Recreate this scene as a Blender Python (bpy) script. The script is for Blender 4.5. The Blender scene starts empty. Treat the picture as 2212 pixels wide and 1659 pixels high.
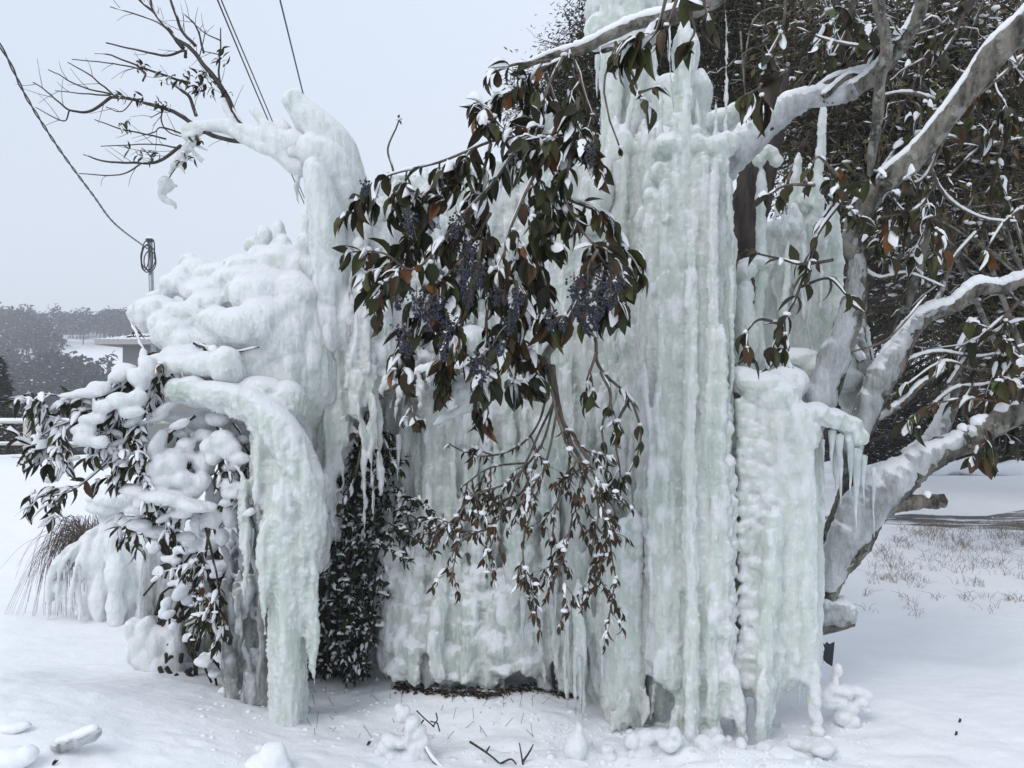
import bpy, math, random
import numpy as np
from mathutils import Vector
random.seed(7); RNG = np.random.default_rng(7)
sc = bpy.context.scene; COL = sc.collection

# ------------------------------------------------------------------ camera, world, sun, exposure
FOC = 1671.0; EYE = 1.5; PITCH = math.atan(20.5/FOC)
cam_d = bpy.data.cameras.new("camera"); cam = bpy.data.objects.new("camera", cam_d); COL.objects.link(cam)
cam_d.sensor_width = 36; cam_d.lens = 36*FOC/2212; cam_d.clip_start = .05; cam_d.clip_end = 2000
cam.location = (0, 0, EYE); cam.rotation_euler = (math.pi/2+PITCH, 0, 0); sc.camera = cam

world = bpy.data.worlds.new("World"); sc.world = world; world.use_nodes = True
wn = world.node_tree.nodes; wl = world.node_tree.links; wn.clear()
sky = wn.new('ShaderNodeTexSky'); sky.sky_type = 'NISHITA'; sky.sun_disc = False
sky.sun_elevation = math.radians(48); sky.sun_rotation = math.radians(35); sky.dust_density = 6; sky.air_density = 1.2
tc = wn.new('ShaderNodeTexCoord'); sep = wn.new('ShaderNodeSeparateXYZ'); wl.new(tc.outputs['Generated'], sep.inputs[0])
ramp = wn.new('ShaderNodeValToRGB'); wl.new(sep.outputs['Z'], ramp.inputs[0])
e = ramp.color_ramp.elements
e[0].position = 0.0; e[0].color = (5.45, 5.9, 6.5, 1)
e[1].position = 0.45; e[1].color = (5.6, 6.25, 7.35, 1)
mixw = wn.new('ShaderNodeMix'); mixw.data_type = 'RGBA'; mixw.inputs[0].default_value = 0.93
wl.new(sky.outputs[0], mixw.inputs[6]); wl.new(ramp.outputs[0], mixw.inputs[7])
bg = wn.new('ShaderNodeBackground'); bg.inputs[1].default_value = 0.125
wl.new(mixw.outputs[2], bg.inputs[0]); wo = wn.new('ShaderNodeOutputWorld'); wl.new(bg.outputs[0], wo.inputs[0])
sun_d = bpy.data.lights.new("sun", 'SUN'); sun = bpy.data.objects.new("sun", sun_d); COL.objects.link(sun)
sun_d.energy = 1.25; sun_d.angle = math.radians(30); sun_d.color = (1, .98, .95)
sun.rotation_euler = (math.radians(42), 0, math.radians(-35))
sc.view_settings.view_transform = 'Standard'; sc.view_settings.look = 'None'; sc.view_settings.gamma = 1
sc.view_settings.exposure = 0.08

# ------------------------------------------------------------------ helpers
def P(u, v, y):
    """point seen at (u, v) of a 2212 x 1659 picture, at distance y in front of the camera"""
    a = (u-1106)/FOC; b = -(v-829.5)/FOC
    f = math.cos(PITCH)-b*math.sin(PITCH); w = b*math.cos(PITCH)+math.sin(PITCH)
    t = y/f
    return np.array((a*t, y, EYE+w*t))
def px(r, y): return r*y/FOC
_pt = np.random.default_rng(3).random(8192).astype(np.float32)
def vnoise(p):
    p = np.asarray(p, dtype=np.float64); i = np.floor(p).astype(np.int64); f = p-i; f = f*f*(3-2*f); out = 0
    for dx in (0, 1):
        for dy in (0, 1):
            for dz in (0, 1):
                h = ((i[:, 0]+dx)*73856093 ^ (i[:, 1]+dy)*19349663 ^ (i[:, 2]+dz)*83492791)
                h = (h ^ (h >> 13)) & 8191
                w = (f[:, 0] if dx else 1-f[:, 0])*(f[:, 1] if dy else 1-f[:, 1])*(f[:, 2] if dz else 1-f[:, 2])
                out = out+_pt[h]*w
    return out
def fbm(p, n=3):
    s = 0; a = .5; p = np.asarray(p, float)
    for k in range(n): s = s+a*vnoise(p*(2**k)+17.3*k); a *= .5
    return s/(1-.5**n)
def raw_mesh(V, F, name, smooth=True):
    """F: list of index arrays (M,3) or (M,4)"""
    me = bpy.data.meshes.new(name); V = np.asarray(V, dtype=np.float32)
    F = [np.asarray(f, dtype=np.int32) for f in F if len(f)]
    me.vertices.add(len(V)); me.vertices.foreach_set('co', V.ravel())
    nl = sum(f.size for f in F); me.loops.add(nl); me.loops.foreach_set('vertex_index', np.concatenate([f.ravel() for f in F]))
    tot = np.concatenate([np.full(len(f), f.shape[1], np.int32) for f in F]); st = np.concatenate(([0], np.cumsum(tot)[:-1])).astype(np.int32)
    me.polygons.add(len(tot)); me.polygons.foreach_set('loop_start', st)
    me.update(calc_edges=True)
    me.polygons.foreach_set('use_smooth', np.full(len(tot), smooth, bool))
    return me
class MB:
    def __init__(s): s.V = []; s.Q = []; s.T = []; s.C = []; s.n = 0
    def add(s, V, Q=None, T=None, C=None):
        V = np.asarray(V, float).reshape(-1, 3)
        if Q is not None and len(Q): s.Q.append(np.asarray(Q)+s.n)
        if T is not None and len(T): s.T.append(np.asarray(T)+s.n)
        s.V.append(V); s.C.append(np.zeros((len(V), 3))+(C if C is not None else (1, 1, 1))); s.n += len(V)
        return s
    def mesh(s, name, smooth=True):
        V = np.concatenate(s.V); F = []
        if s.Q: F.append(np.concatenate(s.Q))
        if s.T: F.append(np.concatenate(s.T))
        me = raw_mesh(V, F, name, smooth); C = np.concatenate(s.C)
        at = me.attributes.new('col', 'FLOAT_COLOR', 'POINT')
        at.data.foreach_set('color', np.concatenate([C, np.ones((len(C), 1))], 1).astype(np.float32).ravel())
        return me
    def build(s, name, mat, parent=None, smooth=True):
        if not s.V: return None
        return link(name, s.mesh(name, smooth), mat, parent)
def link(name, me, mat, parent=None):
    o = bpy.data.objects.new(name, me); COL.objects.link(o); me.materials.append(mat)
    if parent is not None:
        o.parent = parent
        if parent.parent is not None: base = np.array(parent.location)+np.array(parent.parent.location)
        else: base = np.array(parent.location)
        me.transform(__import__('mathutils').Matrix.Translation(Vector(-base)))
    return o
def tag(o, label=None, cat=None, group=None, kind=None):
    if label: o['label'] = label
    if cat: o['category'] = cat
    if group: o['group'] = group
    if kind: o['kind'] = kind
    return o
def thing(name, loc, label, cat, group=None, kind=None):
    o = bpy.data.objects.new(name, None); COL.objects.link(o); o.location = tuple(float(c) for c in loc)
    o.empty_display_size = .1
    return tag(o, label, cat, group, kind)
def crom(pts, n=6):
    pts = np.asarray(pts, float)
    if len(pts) < 3: t = np.linspace(0, 1, n+1)[:, None]; return pts[0]*(1-t)+pts[-1]*t
    p = np.vstack([2*pts[0]-pts[1], pts, 2*pts[-1]-pts[-2]]); out = []
    for i in range(1, len(p)-2):
        t = np.linspace(0, 1, n, endpoint=False)[:, None]
        out.append(.5*((2*p[i])+(-p[i-1]+p[i+1])*t+(2*p[i-1]-5*p[i]+4*p[i+1]-p[i+2])*t**2+(-p[i-1]+3*p[i]-3*p[i+1]+p[i+2])*t**3))
    out.append(pts[-1][None]); return np.vstack(out)
def tube(mb, pts, rad, k=8, C=None, sq=None):
    pts = np.asarray(pts, float); n = len(pts); rad = np.broadcast_to(np.asarray(rad, float), (n,))
    tg = np.gradient(pts, axis=0); tg /= np.linalg.norm(tg, axis=1)[:, None]+1e-9
    a = np.array((0, 0, 1.)) if abs(tg[0][2]) < .8 else np.array((0, 1., 0)); X = np.zeros((n, 3))
    x = np.cross(tg[0], a); x /= np.linalg.norm(x)
    for i in range(n):
        x = x-tg[i]*np.dot(x, tg[i]); x /= np.linalg.norm(x)+1e-9; X[i] = x
    Y = np.cross(tg, X); an = np.linspace(0, 2*math.pi, k, endpoint=False)
    R = rad[:, None]*(np.ones(k) if sq is None else sq)
    V = pts[:, None]+(X[:, None]*np.cos(an)[None, :, None]+Y[:, None]*np.sin(an)[None, :, None])*R[:, :, None]
    V = np.vstack([V.reshape(-1, 3), pts[0]-tg[0]*rad[0]*.5, pts[-1]+tg[-1]*rad[-1]*.5])
    i = np.arange(n-1)[:, None]*k; j = np.arange(k)[None]; j2 = (j+1) % k
    Q = np.stack([i+j, i+j2, i+k+j2, i+k+j], -1).reshape(-1, 4)
    j = np.arange(k); j2 = (j+1) % k
    T = np.vstack([np.stack([j2, j, np.full(k, n*k)], 1), np.stack([(n-1)*k+j, (n-1)*k+j2, np.full(k, n*k+1)], 1)])
    mb.add(V, Q, T, C)
def _ico(sub):
    import bmesh
    bm = bmesh.new(); bmesh.ops.create_icosphere(bm, subdivisions=sub, radius=1); bm.verts.ensure_lookup_table()
    V = np.array([v.co[:] for v in bm.verts]); T = np.array([[v.index for v in f.verts] for f in bm.faces]); bm.free(); return V, T
ICO = {k: _ico(k) for k in (1, 2, 3)}
def blob(mb, c, r, sub=2, C=None, rough=0, tilt=None):
    V, T = ICO[sub]; r = np.broadcast_to(np.asarray(r, float), (3,))
    W = V*r
    if rough: W = W*(1+rough*(2*vnoise(V*1.7+np.asarray(c)*9+50)-1))[:, None]
    if tilt is not None:
        cx, sx = math.cos(tilt), math.sin(tilt); W = np.stack([W[:, 0]*cx-W[:, 2]*sx, W[:, 1], W[:, 0]*sx+W[:, 2]*cx], 1)
    mb.add(W+np.asarray(c), None, T, C)
def blobs(mb, C3, R, sub=1, col=None):
    """many balls at once"""
    V, T = ICO[sub]; C3 = np.asarray(C3, float); R = np.asarray(R, float)
    if R.ndim == 1: R = R[:, None]
    N = len(C3); W = (V[None]*R[:, None, :]+C3[:, None]).reshape(-1, 3)
    TT = (T[None]+(np.arange(N)*len(V))[:, None, None]).reshape(-1, 3)
    mb.add(W, None, TT, None if col is None else np.repeat(col, len(V), 0))
def remesh(mb, vox, sm=3, name='ice'):
    me = mb.mesh('tmp'); o = bpy.data.objects.new('tmp', me); COL.objects.link(o)
    m = o.modifiers.new('r', 'REMESH'); m.mode = 'VOXEL'; m.voxel_size = vox; m.use_smooth_shade = True
    if sm: s = o.modifiers.new('s', 'SMOOTH'); s.factor = .5; s.iterations = sm
    dg = bpy.context.evaluated_depsgraph_get(); ev = o.evaluated_get(dg); out = bpy.data.meshes.new_from_object(ev)
    bpy.data.objects.remove(o); bpy.data.meshes.remove(me); out.name = name; out.materials.clear(); return out
def coords(me):
    n = len(me.vertices); a = np.empty(n*3, np.float32); me.vertices.foreach_get('co', a); b = np.empty(n*3, np.float32)
    me.vertex_normals.foreach_get('vector', b); return a.reshape(-1, 3).astype(float), b.reshape(-1, 3).astype(float)
def setco(me, V): me.vertices.foreach_set('co', V.astype(np.float32).ravel()); me.update()
def setattr_f(me, name, val):
    at = me.attributes.new(name, 'FLOAT', 'POINT'); at.data.foreach_set('value', np.asarray(val, np.float32))

# ------------------------------------------------------------------ materials
class NT:
    def __init__(s, name):
        s.m = bpy.data.materials.new(name); s.m.use_nodes = True; s.n = s.m.node_tree.nodes; s.l = s.m.node_tree.links
        s.b = s.n['Principled BSDF']; s.geo = None
    def new(s, t, **kw):
        n = s.n.new(t)
        for k, v in kw.items(): setattr(n, k, v)
        return n
    def setv(s, **kw):
        for k, v in kw.items(): s.b.inputs[k.replace('_', ' ')].default_value = v
    def pos(s, scale=(1, 1, 1)):
        tc = s.new('ShaderNodeTexCoord'); mp = s.new('ShaderNodeMapping'); mp.inputs['Scale'].default_value = scale
        s.l.new(tc.outputs['Object'], mp.inputs[0]); return mp.outputs[0]
    def noise(s, scale, detail=4, vec=None, rough=.55, stretch=(1, 1, 1)):
        n = s.new('ShaderNodeTexNoise'); n.inputs['Scale'].default_value = scale; n.inputs['Detail'].default_value = detail
        n.inputs['Roughness'].default_value = rough
        s.l.new(vec or s.pos(stretch), n.inputs['Vector']); return n.outputs['Fac']
    def ramp(s, fac, stops):
        r = s.new('ShaderNodeValToRGB'); el = r.color_ramp.elements
        while len(el) < len(stops): el.new(.5)
        for q, (p, c) in zip(el, stops): q.position = p; q.color = (c if hasattr(c, '__len__') else (c, c, c))+((1,) if hasattr(c, '__len__') else ()) if hasattr(c, '__len__') else (c, c, c, 1)
        s.l.new(fac, r.inputs[0]); return r.outputs[0]
    def math(s, op, a, b=None, clamp=False):
        n = s.new('ShaderNodeMath', operation=op); n.use_clamp = clamp
        for i, x in enumerate((a, b)):
            if x is None: continue
            if hasattr(x, 'links'): s.l.new(x, n.inputs[i])
            else: n.inputs[i].default_value = x
        return n.outputs[0]
    def mix(s, f, a, b, blend='MIX'):
        n = s.new('ShaderNodeMix', data_type='RGBA', blend_type=blend)
        for i, x in ((0, f), (6, a), (7, b)):
            if hasattr(x, 'links'): s.l.new(x, n.inputs[i])
            else: n.inputs[i].default_value = x if i == 0 else tuple(x)+(1,)
        return n.outputs[2]
    def bump(s, h, dist=.01, strength=1, prev=None):
        b = s.new('ShaderNodeBump'); b.inputs['Distance'].default_value = dist; b.inputs['Strength'].default_value = strength
        s.l.new(h, b.inputs['Height'])
        if prev is not None: s.l.new(prev, b.inputs['Normal'])
        return b.outputs[0]
    def attr(s, name, out='Color'):
        a = s.new('ShaderNodeAttribute', attribute_name=name); return a.outputs[out]
    def nz(s):
        g = s.new('ShaderNodeNewGeometry'); x = s.new('ShaderNodeSeparateXYZ'); s.l.new(g.outputs['Normal'], x.inputs[0]); return x.outputs['Z']
    def out(s, col=None, nor=None, rough=None):
        if col is not None: s.l.new(col, s.b.inputs['Base Color'])
        if nor is not None: s.l.new(nor, s.b.inputs['Normal'])
        if rough is not None: s.l.new(rough, s.b.inputs['Roughness'])
        return s.m
SNOWC = (.86, .875, .90)
def m_snow(name='snow', sss=.25, bd=.004):
    t = NT(name); t.setv(Roughness=.75, Subsurface_Weight=sss, Subsurface_Scale=.03, IOR=1.31); t.b.inputs['Subsurface Radius'].default_value = (1, 1.1, 1.2)
    t.b.inputs['Specular IOR Level'].default_value = .25
    c = t.ramp(t.noise(3, 4), [(.3, (.84, .855, .88)), (.7, (.885, .895, .915))])
    b1 = t.bump(t.noise(7, 8, rough=.62), .03, .6); b2 = t.bump(t.noise(140, 3), bd, .5, b1)
    return t.out(c, b2)
def m_ice(name, cold=(.735, .765, .73), frost=(.85, .865, .87), thr=(.43, .61), sss=.6):
    t = NT(name); t.setv(IOR=1.31, Subsurface_Weight=sss, Subsurface_Scale=.05); t.b.inputs['Subsurface Radius'].default_value = (.95, 1.1, 1.0)
    at = t.attr('frost', 'Fac')
    n1 = t.noise(5, 8, stretch=(5, 5, .8), rough=.68); n2 = t.noise(24, 7, stretch=(1, 1, .45), rough=.72)
    f = t.math('ADD', t.math('MULTIPLY', n1, .42), t.math('MULTIPLY', n2, .40)); f = t.math('ADD', f, t.math('MULTIPLY', at, .22))
    f = t.ramp(f, [(thr[0], 0.0), (thr[1], 1.0)])
    sn = t.ramp(t.math('ADD', t.nz(), t.math('MULTIPLY', t.math('SUBTRACT', n2, .5), .9)), [(.30, 0.0), (.55, 1.0)])
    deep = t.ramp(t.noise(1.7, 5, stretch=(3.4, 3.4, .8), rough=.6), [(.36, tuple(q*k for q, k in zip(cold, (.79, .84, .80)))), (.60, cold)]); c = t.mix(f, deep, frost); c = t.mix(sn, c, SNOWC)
    fs = t.math('MAXIMUM', f, sn)
    r = t.math('ADD', t.math('MULTIPLY', fs, .5), .10)
    b1 = t.bump(t.noise(14, 6, stretch=(2.6, 2.6, .35), rough=.62), .03, .6); b2 = t.bump(t.noise(55, 6, stretch=(1, 1, .7), rough=.7), .012, .8, b1)
    return t.out(c, b2, r)
def m_leaf(name, rough=.40, spec=.18, tl=0):
    t = NT(name); t.setv(Roughness=rough); t.b.inputs['Specular IOR Level'].default_value = spec
    c = t.mix(t.math('MULTIPLY', t.noise(60, 3), .5), t.attr('col'), (.05, .04, .02)); return t.out(c, t.bump(t.noise(90, 2), .002, .5))
def m_bark(name, c1=(.028, .024, .02), c2=(.21, .19, .16), sc_=14, st=(1, 1, .35), lich=.0, bd=.012):
    t = NT(name); t.setv(Roughness=.85)
    n = t.noise(sc_, 7, stretch=st, rough=.68); c = t.ramp(n, [(.41, c1), (.60, c2)])
    if lich: c = t.mix(t.ramp(t.noise(16, 8, rough=.72), [(.53, 0.0), (.60, lich)]), c, (.27, .29, .25))
    b1 = t.bump(n, bd, .9); return t.out(c, t.bump(t.noise(sc_*4, 6, stretch=(1, 1, .5), rough=.7), bd*.5, .8, b1))
def m_plain(name, c, rough=.5, metal=0, nz=.15, scale=20):
    t = NT(name); t.setv(Roughness=rough, Metallic=metal)
    cc = t.ramp(t.noise(scale, 4), [(.3, tuple(x*(1-nz) for x in c)), (.7, tuple(min(1, x*(1+nz)) for x in c))]); return t.out(cc)
M = dict(
    snow=m_snow(), ground=m_snow('ground_snow', .12, .003), ice=m_ice('ice'),
    ice_dome=m_ice('ice_dome', cold=(.75, .775, .75), thr=(.36, .52)),
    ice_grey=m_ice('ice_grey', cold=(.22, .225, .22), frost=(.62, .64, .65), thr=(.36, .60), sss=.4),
    ice_back=m_ice('ice_back', cold=(.66, .69, .665), thr=(.44, .62)),
    leaf=m_leaf('leaf'), needle=m_leaf('needle', .7, .06),
    bark=m_bark('bark', lich=.75), bark_dark=m_bark('bark_dark', (.014, .010, .008), (.06, .043, .034), 10, (2, 2, .25), bd=.03),
    twig=m_bark('twig', (.075, .055, .045), (.20, .16, .13), 30), twig_dark=m_bark('twig_dark', (.03, .024, .022), (.09, .075, .065), 30),
    cable=m_plain('cable', (.02, .02, .022), .6), metal=m_plain('metal', (.30, .32, .34), .45, .7),
    berry=None)
def m_berry():
    t = NT('berry'); t.setv(Roughness=.5); c = t.ramp(t.noise(160, 3), [(.4, (.012, .014, .028)), (.65, (.05, .06, .10))]); return t.out(c)
M['berry'] = m_berry()
def m_clear():
    t = NT('clear_ice'); t.setv(Roughness=.12, IOR=1.31, Subsurface_Weight=.3, Subsurface_Scale=.03, Transmission_Weight=.35)
    c = t.ramp(t.noise(20, 3), [(.35, (.62, .68, .67)), (.65, (.84, .86, .87))]); return t.out(c, t.bump(t.noise(35, 3), .008, .6))
M['clear'] = m_clear()
# ------------------------------------------------------------------ the setting: ground, road, hill
def G(x, y):
    """height of the snow"""
    x = np.asarray(x, float); y = np.asarray(y, float)
    def g(cx, cy, sx, sy, h): return h*np.exp(-((x-cx)/sx)**2-((y-cy)/sy)**2)
    z = g(-2.6, 3.1, 1.35, .75, .30)+g(-1.2, 2.75, .9, .55, .13)+g(.15, 2.6, .8, .35, .05)
    z += g(-.05, 3.75, .45, .25, .045)+g(.9, 3.05, .35, .2, .05)
    z -= g(-.25, 3.35, .5, .2, .03)
    p = np.stack([x, y, np.zeros_like(x)], -1).reshape(-1, 3)
    near = np.exp(-((y-3.3)/3)**2); nearest = np.clip((5.5-y)/2, 0, 1)
    n = ((fbm(p*1.1, 3)-.5)*.10+(fbm(p*3.7+9, 3)-.5)*.05*near.ravel()).reshape(x.shape)
    z = z+n+((np.abs(2*fbm(p*13+3, 3)-1)-.3)*.014*nearest.ravel()).reshape(x.shape)
    lump = np.clip(1-((y-3.1)/.5)**2, 0, 1)*np.clip((x+.6)/.5, 0, 1)*np.clip((2.0-x)/.8, 0, 1)
    z = z+(np.abs(2*vnoise(p*7)-1)).reshape(x.shape)*.035*lump
    # yard ends in a bank on the left, the land falls away to the valley
    z = z-np.clip((y-19)/14, 0, 1)**1.3*9*np.clip((2-x)/6, 0, 1)
    z = z+np.clip((y-15)/6, 0, 1)*.25*np.clip((x-2)/3, 0, 1)
    return z
def gz(x, y): return float(G(np.array([x]), np.array([y]))[0])
def ground():
    yy = np.concatenate([np.linspace(-4, 2.2, 10)[:-1], np.geomspace(2.2, 9, 330), np.geomspace(9, 420, 120)[1:]])
    s = np.linspace(-1, 1, 460); s = np.sign(s)*(np.abs(s)*.45+.55*np.abs(s)**3)
    Y, S = np.meshgrid(yy, s, indexing='ij'); X = S*(4+np.abs(Y)*1.6)
    Z = G(X, Y); V = np.stack([X, Y, Z], -1).reshape(-1, 3)
    n, m = Y.shape; i = np.arange(n-1)[:, None]*m; j = np.arange(m-1)[None]
    Q = np.stack([i+j, i+j+1, i+m+j+1, i+m+j], -1).reshape(-1, 4)
    me = raw_mesh(V, [Q], 'snow_ground'); o = link('snow_ground', me, M['ground']); tag(o, 'smooth snow cover over the yard', None, kind='structure')
ground()
def road():
    t = NT('wet_road'); t.setv(Roughness=.35)
    n = t.noise(2.2, 8, stretch=(.5, 1.8, 1), rough=.72); c = t.ramp(n, [(.46, (.07, .065, .065)), (.51, (.18, .17, .17)), (.55, (.84, .85, .88))])
    m = t.out(c)
    xs = np.linspace(2.6, 16, 140); V = []
    for x in xs:
        a = 8.75+.25*math.sin(x*.7)+.1*math.sin(x*3.1); b = 9.75+.3*math.sin(x*.9+1)+.12*math.sin(x*4)
        w = min(1, (x-2.6)/2)*max(0.0, min(1, (9.5-x)/4)); c_ = (a+b)/2
        for q in np.linspace(0, 1, 9):
            y = c_+(q-.5)*(b-a)*w; V.append((x, y, gz(x, y)+.006))
    Q = [[i*9+j, i*9+j+1, (i+1)*9+j+1, (i+1)*9+j] for i in range(len(xs)-1) for j in range(8)]
    o = link('road', raw_mesh(V, [np.array(Q)], 'road'), m); tag(o, 'wet dark asphalt showing through the thin snow', None, kind='structure')
road()
def hill():
    xs = np.linspace(-260, 120, 150); ys = np.linspace(60, 330, 90); X, Y = np.meshgrid(xs, ys)
    ridge = 19.0+1.2*np.sin(X*.06+.4)
    Z = -14+(ridge+14)*np.clip((Y-70)/150, 0, 1)**.9
    p = np.stack([X*.03, Y*.03, 0*X], -1).reshape(-1, 3); Z = Z+(fbm(p, 3).reshape(X.shape)-.5)*5
    V = np.stack([X, Y, Z], -1).reshape(-1, 3); m = len(xs)
    i = np.arange(len(ys)-1)[:, None]*m; j = np.arange(m-1)[None]; Q = np.stack([i+j, i+j+1, i+m+j+1, i+m+j], -1).reshape(-1, 4)
    tag(link('hill', raw_mesh(V, [Q], 'hill'), M['ground']), 'snowy hillside across the valley', None, kind='structure')
    return X, Y, Z
HX, HY, HZ = hill()
def hz(x, y):
    i = np.clip(np.searchsorted(HY[:, 0], y), 0, len(HY)-1); j = np.clip(np.searchsorted(HX[0], x), 0, HX.shape[1]-1); return HZ[i, j]
# ------------------------------------------------------------------ the ice
def column(mb, u, v0, v1, r0, r1, y0, y1=None, bead=0, tip=.12, wob=6, u1=None, k=10, cap=True, amp=.12):
    """one frozen run of water, from (u,v0) down to (u1,v1); radii in picture pixels"""
    y1 = y0 if y1 is None else y1; u1 = u if u1 is None else u1
    n = max(6, int(abs(v1-v0)/16)); t = np.linspace(0, 1, n)
    ph = random.uniform(0, 9)
    pts = np.array([P(u+(u1-u)*q+wob*(math.sin(q*5+ph)+.5*math.sin(q*13+ph*2)), v0+(v1-v0)*q, y0+(y1-y0)*q) for q in t])
    r = r0+(r1-r0)*t; r = r*(1+amp*np.sin(t*n*.55+ph)*random.uniform(.4, 1)+amp*(2*vnoise(np.stack([t*n*.6, t*0+ph, t*0], 1))-1))
    if bead: r = r*(1+bead*(np.abs(np.sin(t*(v1-v0)/random.uniform(26, 34)*math.pi/2+ph))-.5))
    if cap: r = r*np.clip(t/max(.05, 40/max(v1-v0, 50))+.12, 0, 1)**.6
    if tip: r = r*np.clip((1-t)/tip+.06, 0, 1)**.7
    rr = np.array([px(max(a, .8), p[1]) for a, p in zip(r, pts)])
    tube(mb, pts, rr, k)
def curtain(mb, us, vtop, vbot, yf, r=(14, 30), n=60, tip=.10, jt=30, jb=40, jy=.06, bead=.15, amp=.15):
    for i in range(n):
        u = us[0]+(us[1]-us[0])*((i+random.random())/n)
        a = vtop(u)+random.uniform(-jt*.3, jt); b = vbot(u)-abs(random.gauss(0, jb)); rr = random.uniform(*r)
        yt, yb = yf(u, a), yf(u, b); j = random.uniform(-jy, jy)
        column(mb, u, a, b, rr*random.uniform(.7, 1), rr*random.uniform(.6, 1.1), yt+j, yb+j, bead=random.uniform(0, bead*2), tip=random.uniform(.4, 1.4)*tip, amp=amp)
def lin(*pp):
    xs = [p[0] for p in pp]; ys = [p[1] for p in pp]; return lambda u: float(np.interp(u, xs, ys))
def finish(me, mat, name, parent, flute=.008, lump=.012, fine=.004, lz=.8, snowamp=0, zsnow=None, fl=26):
    V, N = coords(me)
    n1 = fbm(V*np.array((fl, fl, 2.2)), 2); n2 = np.abs(2*fbm(V*np.array((16, 16, 14*lz))+5, 3)-1); n3 = np.abs(2*fbm(V*45+3, 3)-1); n4 = fbm(V*np.array((62, 62, 7))+8, 2)
    w = fbm(V*2.1+30, 2); w = np.clip((w-.38)*4, 0, 1)
    side = np.clip(1-np.clip(N[:, 2], 0, 1)*1.3, .15, 1)
    d = (n1-.5)*2*flute*side+(n2-.3)*lump*1.7*(.25+w)*side+(n3-.3)*fine*3*side+(n4-.5)*flute*1.5*side
    V = V+N*d[:, None]; setco(me, V)
    setattr_f(me, 'frost', np.clip((n2-.1)*2.2*(.35+.65*w)+n3*.4, 0, 1.3))
    return link(name, me, mat, parent)

ice_root = thing('ice_formation', P(1100, 1500, 3.9), 'tall pale green frozen waterfall of ice curtains and columns around a dark hollow', 'ice formation')
R = ice_root
# back wall of the hollow and the middle wall
mb = MB()
wall_top = lin((600, 740), (690, 700), (700, 560), (780, 420), (850, 372), (900, 368), (980, 380), (1060, 352), (1120, 330), (1200, 300), (1260, 330), (1330, 300), (1420, 250))
wall_bot = lin((600, 1400), (760, 1440), (830, 1470), (900, 1488), (960, 1492), (1060, 1496), (1130, 1462), (1180, 1490), (1250, 1525), (1300, 1560), (1400, 1590))
def wall_y(u, v):
    yb = float(np.interp(u, (760, 900, 1150, 1250, 1330, 1420), (4.25, 3.93, 3.97, 3.80, 3.70, 3.66)))
    yt = float(np.interp(u, (700, 900, 1100, 1300, 1420), (4.35, 4.25, 4.2, 4.1, 3.95)))
    t = np.clip((v-500)/700, 0, 1); t = t*t*(3-2*t)
    rec = .22*math.exp(-((u-850)/130)**2-((v-1000)/200)**2)
    return yt*(1-t)+yb*t+rec
for u in range(600, 1420, 22):   # solid core; its hidden left end is added to keep light out of the hollow
    a = wall_top(u)+20; b = wall_bot(u)-70
    pts = np.array([P(u, q, wall_y(u, q)+.22) for q in np.linspace(a, b, 26)]); tube(mb, pts, .12, 8)
curtain(mb, (720, 1410), wall_top, wall_bot, wall_y, r=(9, 26), n=100, jb=30, tip=.06)
curtain(mb, (820, 1160), lambda u: 1150+80*math.sin(u*.02)+random.uniform(-120, 120), wall_bot, lambda u, v: wall_y(u, v)-.08-.06*(v-1150)/340, r=(18, 34), n=26, jt=180, jb=14, tip=.08, bead=.3)
curtain(mb, (1150, 1400), lambda u: 1000, wall_bot, lambda u, v: wall_y(u, v)-.1, r=(9, 20), n=26, jt=350, jb=50, tip=.2)
curtain(mb, (760, 1400), lambda u: 760, wall_bot, lambda u, v: wall_y(u, v)-.06, r=(5, 11), n=110, jt=1000, jb=160, tip=.5, bead=.2)
me = remesh(mb, .0095, 2); finish(me, M['ice_back'], 'back_wall', R, lump=.015, flute=.011, lz=.5)
# left wall between the peak and the dark hollow
mb = MB()
lw_top = lin((540, 640), (600, 600), (680, 560), (760, 430), (800, 420), (870, 400))
for u in range(650, 1020, 40): blob(mb, P(u, 740, 4.08), (.14, .24, .10), 2)  # unseen ice ceiling, added to block sky light from the hollow
lw_bot = lin((560, 1100), (640, 1150), (690, 1270), (705, 1150), (740, 990), (790, 880), (870, 830))
lw_y = lambda u, v: float(np.interp(u, (540, 700, 790, 870), (3.95, 3.85, 3.8, 3.95)))+.1*(600-v)/600*.5
for u in range(560, 860, 22): tube(mb, np.array([P(u, q, lw_y(u, q)+.15) for q in np.linspace(lw_top(u)+30, lw_bot(u)-90, 20)]), .10, 8)
curtain(mb, (545, 860), lw_top, lw_bot, lw_y, r=(12, 26), n=64, jb=22, tip=.05, jt=120, bead=.2)
curtain(mb, (560, 850), lambda u: 700, lambda u: lw_bot(u)-20, lambda u, v: lw_y(u, v)-.05, r=(5, 11), n=60, jt=500, jb=130, tip=.5, bead=.2)
me = remesh(mb, .009, 2); finish(me, M['ice'], 'ice_wall', R, lump=.017, flute=.012, lz=.5)
# cauliflower drips on the middle wall, above the snowy branch
mb = MB()
for i in range(210):
    u = random.uniform(770, 1010); v = random.uniform(430, 800)
    if v > 800-(u-780)*.12: continue
    y = lw_y(min(u, 870), v)-.03+max(0, u-870)*.0008; r = random.uniform(12, 24)
    column(mb, u, v, v+random.uniform(30, 95), r, r*.5, y-random.uniform(0, .05), tip=.5, bead=.4, wob=4, k=8)
for (u, v, l, r) in ((905, 800, 95, 16), (860, 820, 60, 14), (930, 780, 60, 14), (830, 810, 50, 15), (1000, 800, 60, 16)): column(mb, u, v, v+l, r, r*.4, 3.72, tip=.6, bead=.5, wob=4)
me = remesh(mb, .008, 2); finish(me, M['ice_dome'], 'frozen_drip_cluster', R, lump=.018, flute=.003, fine=.006)

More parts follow.
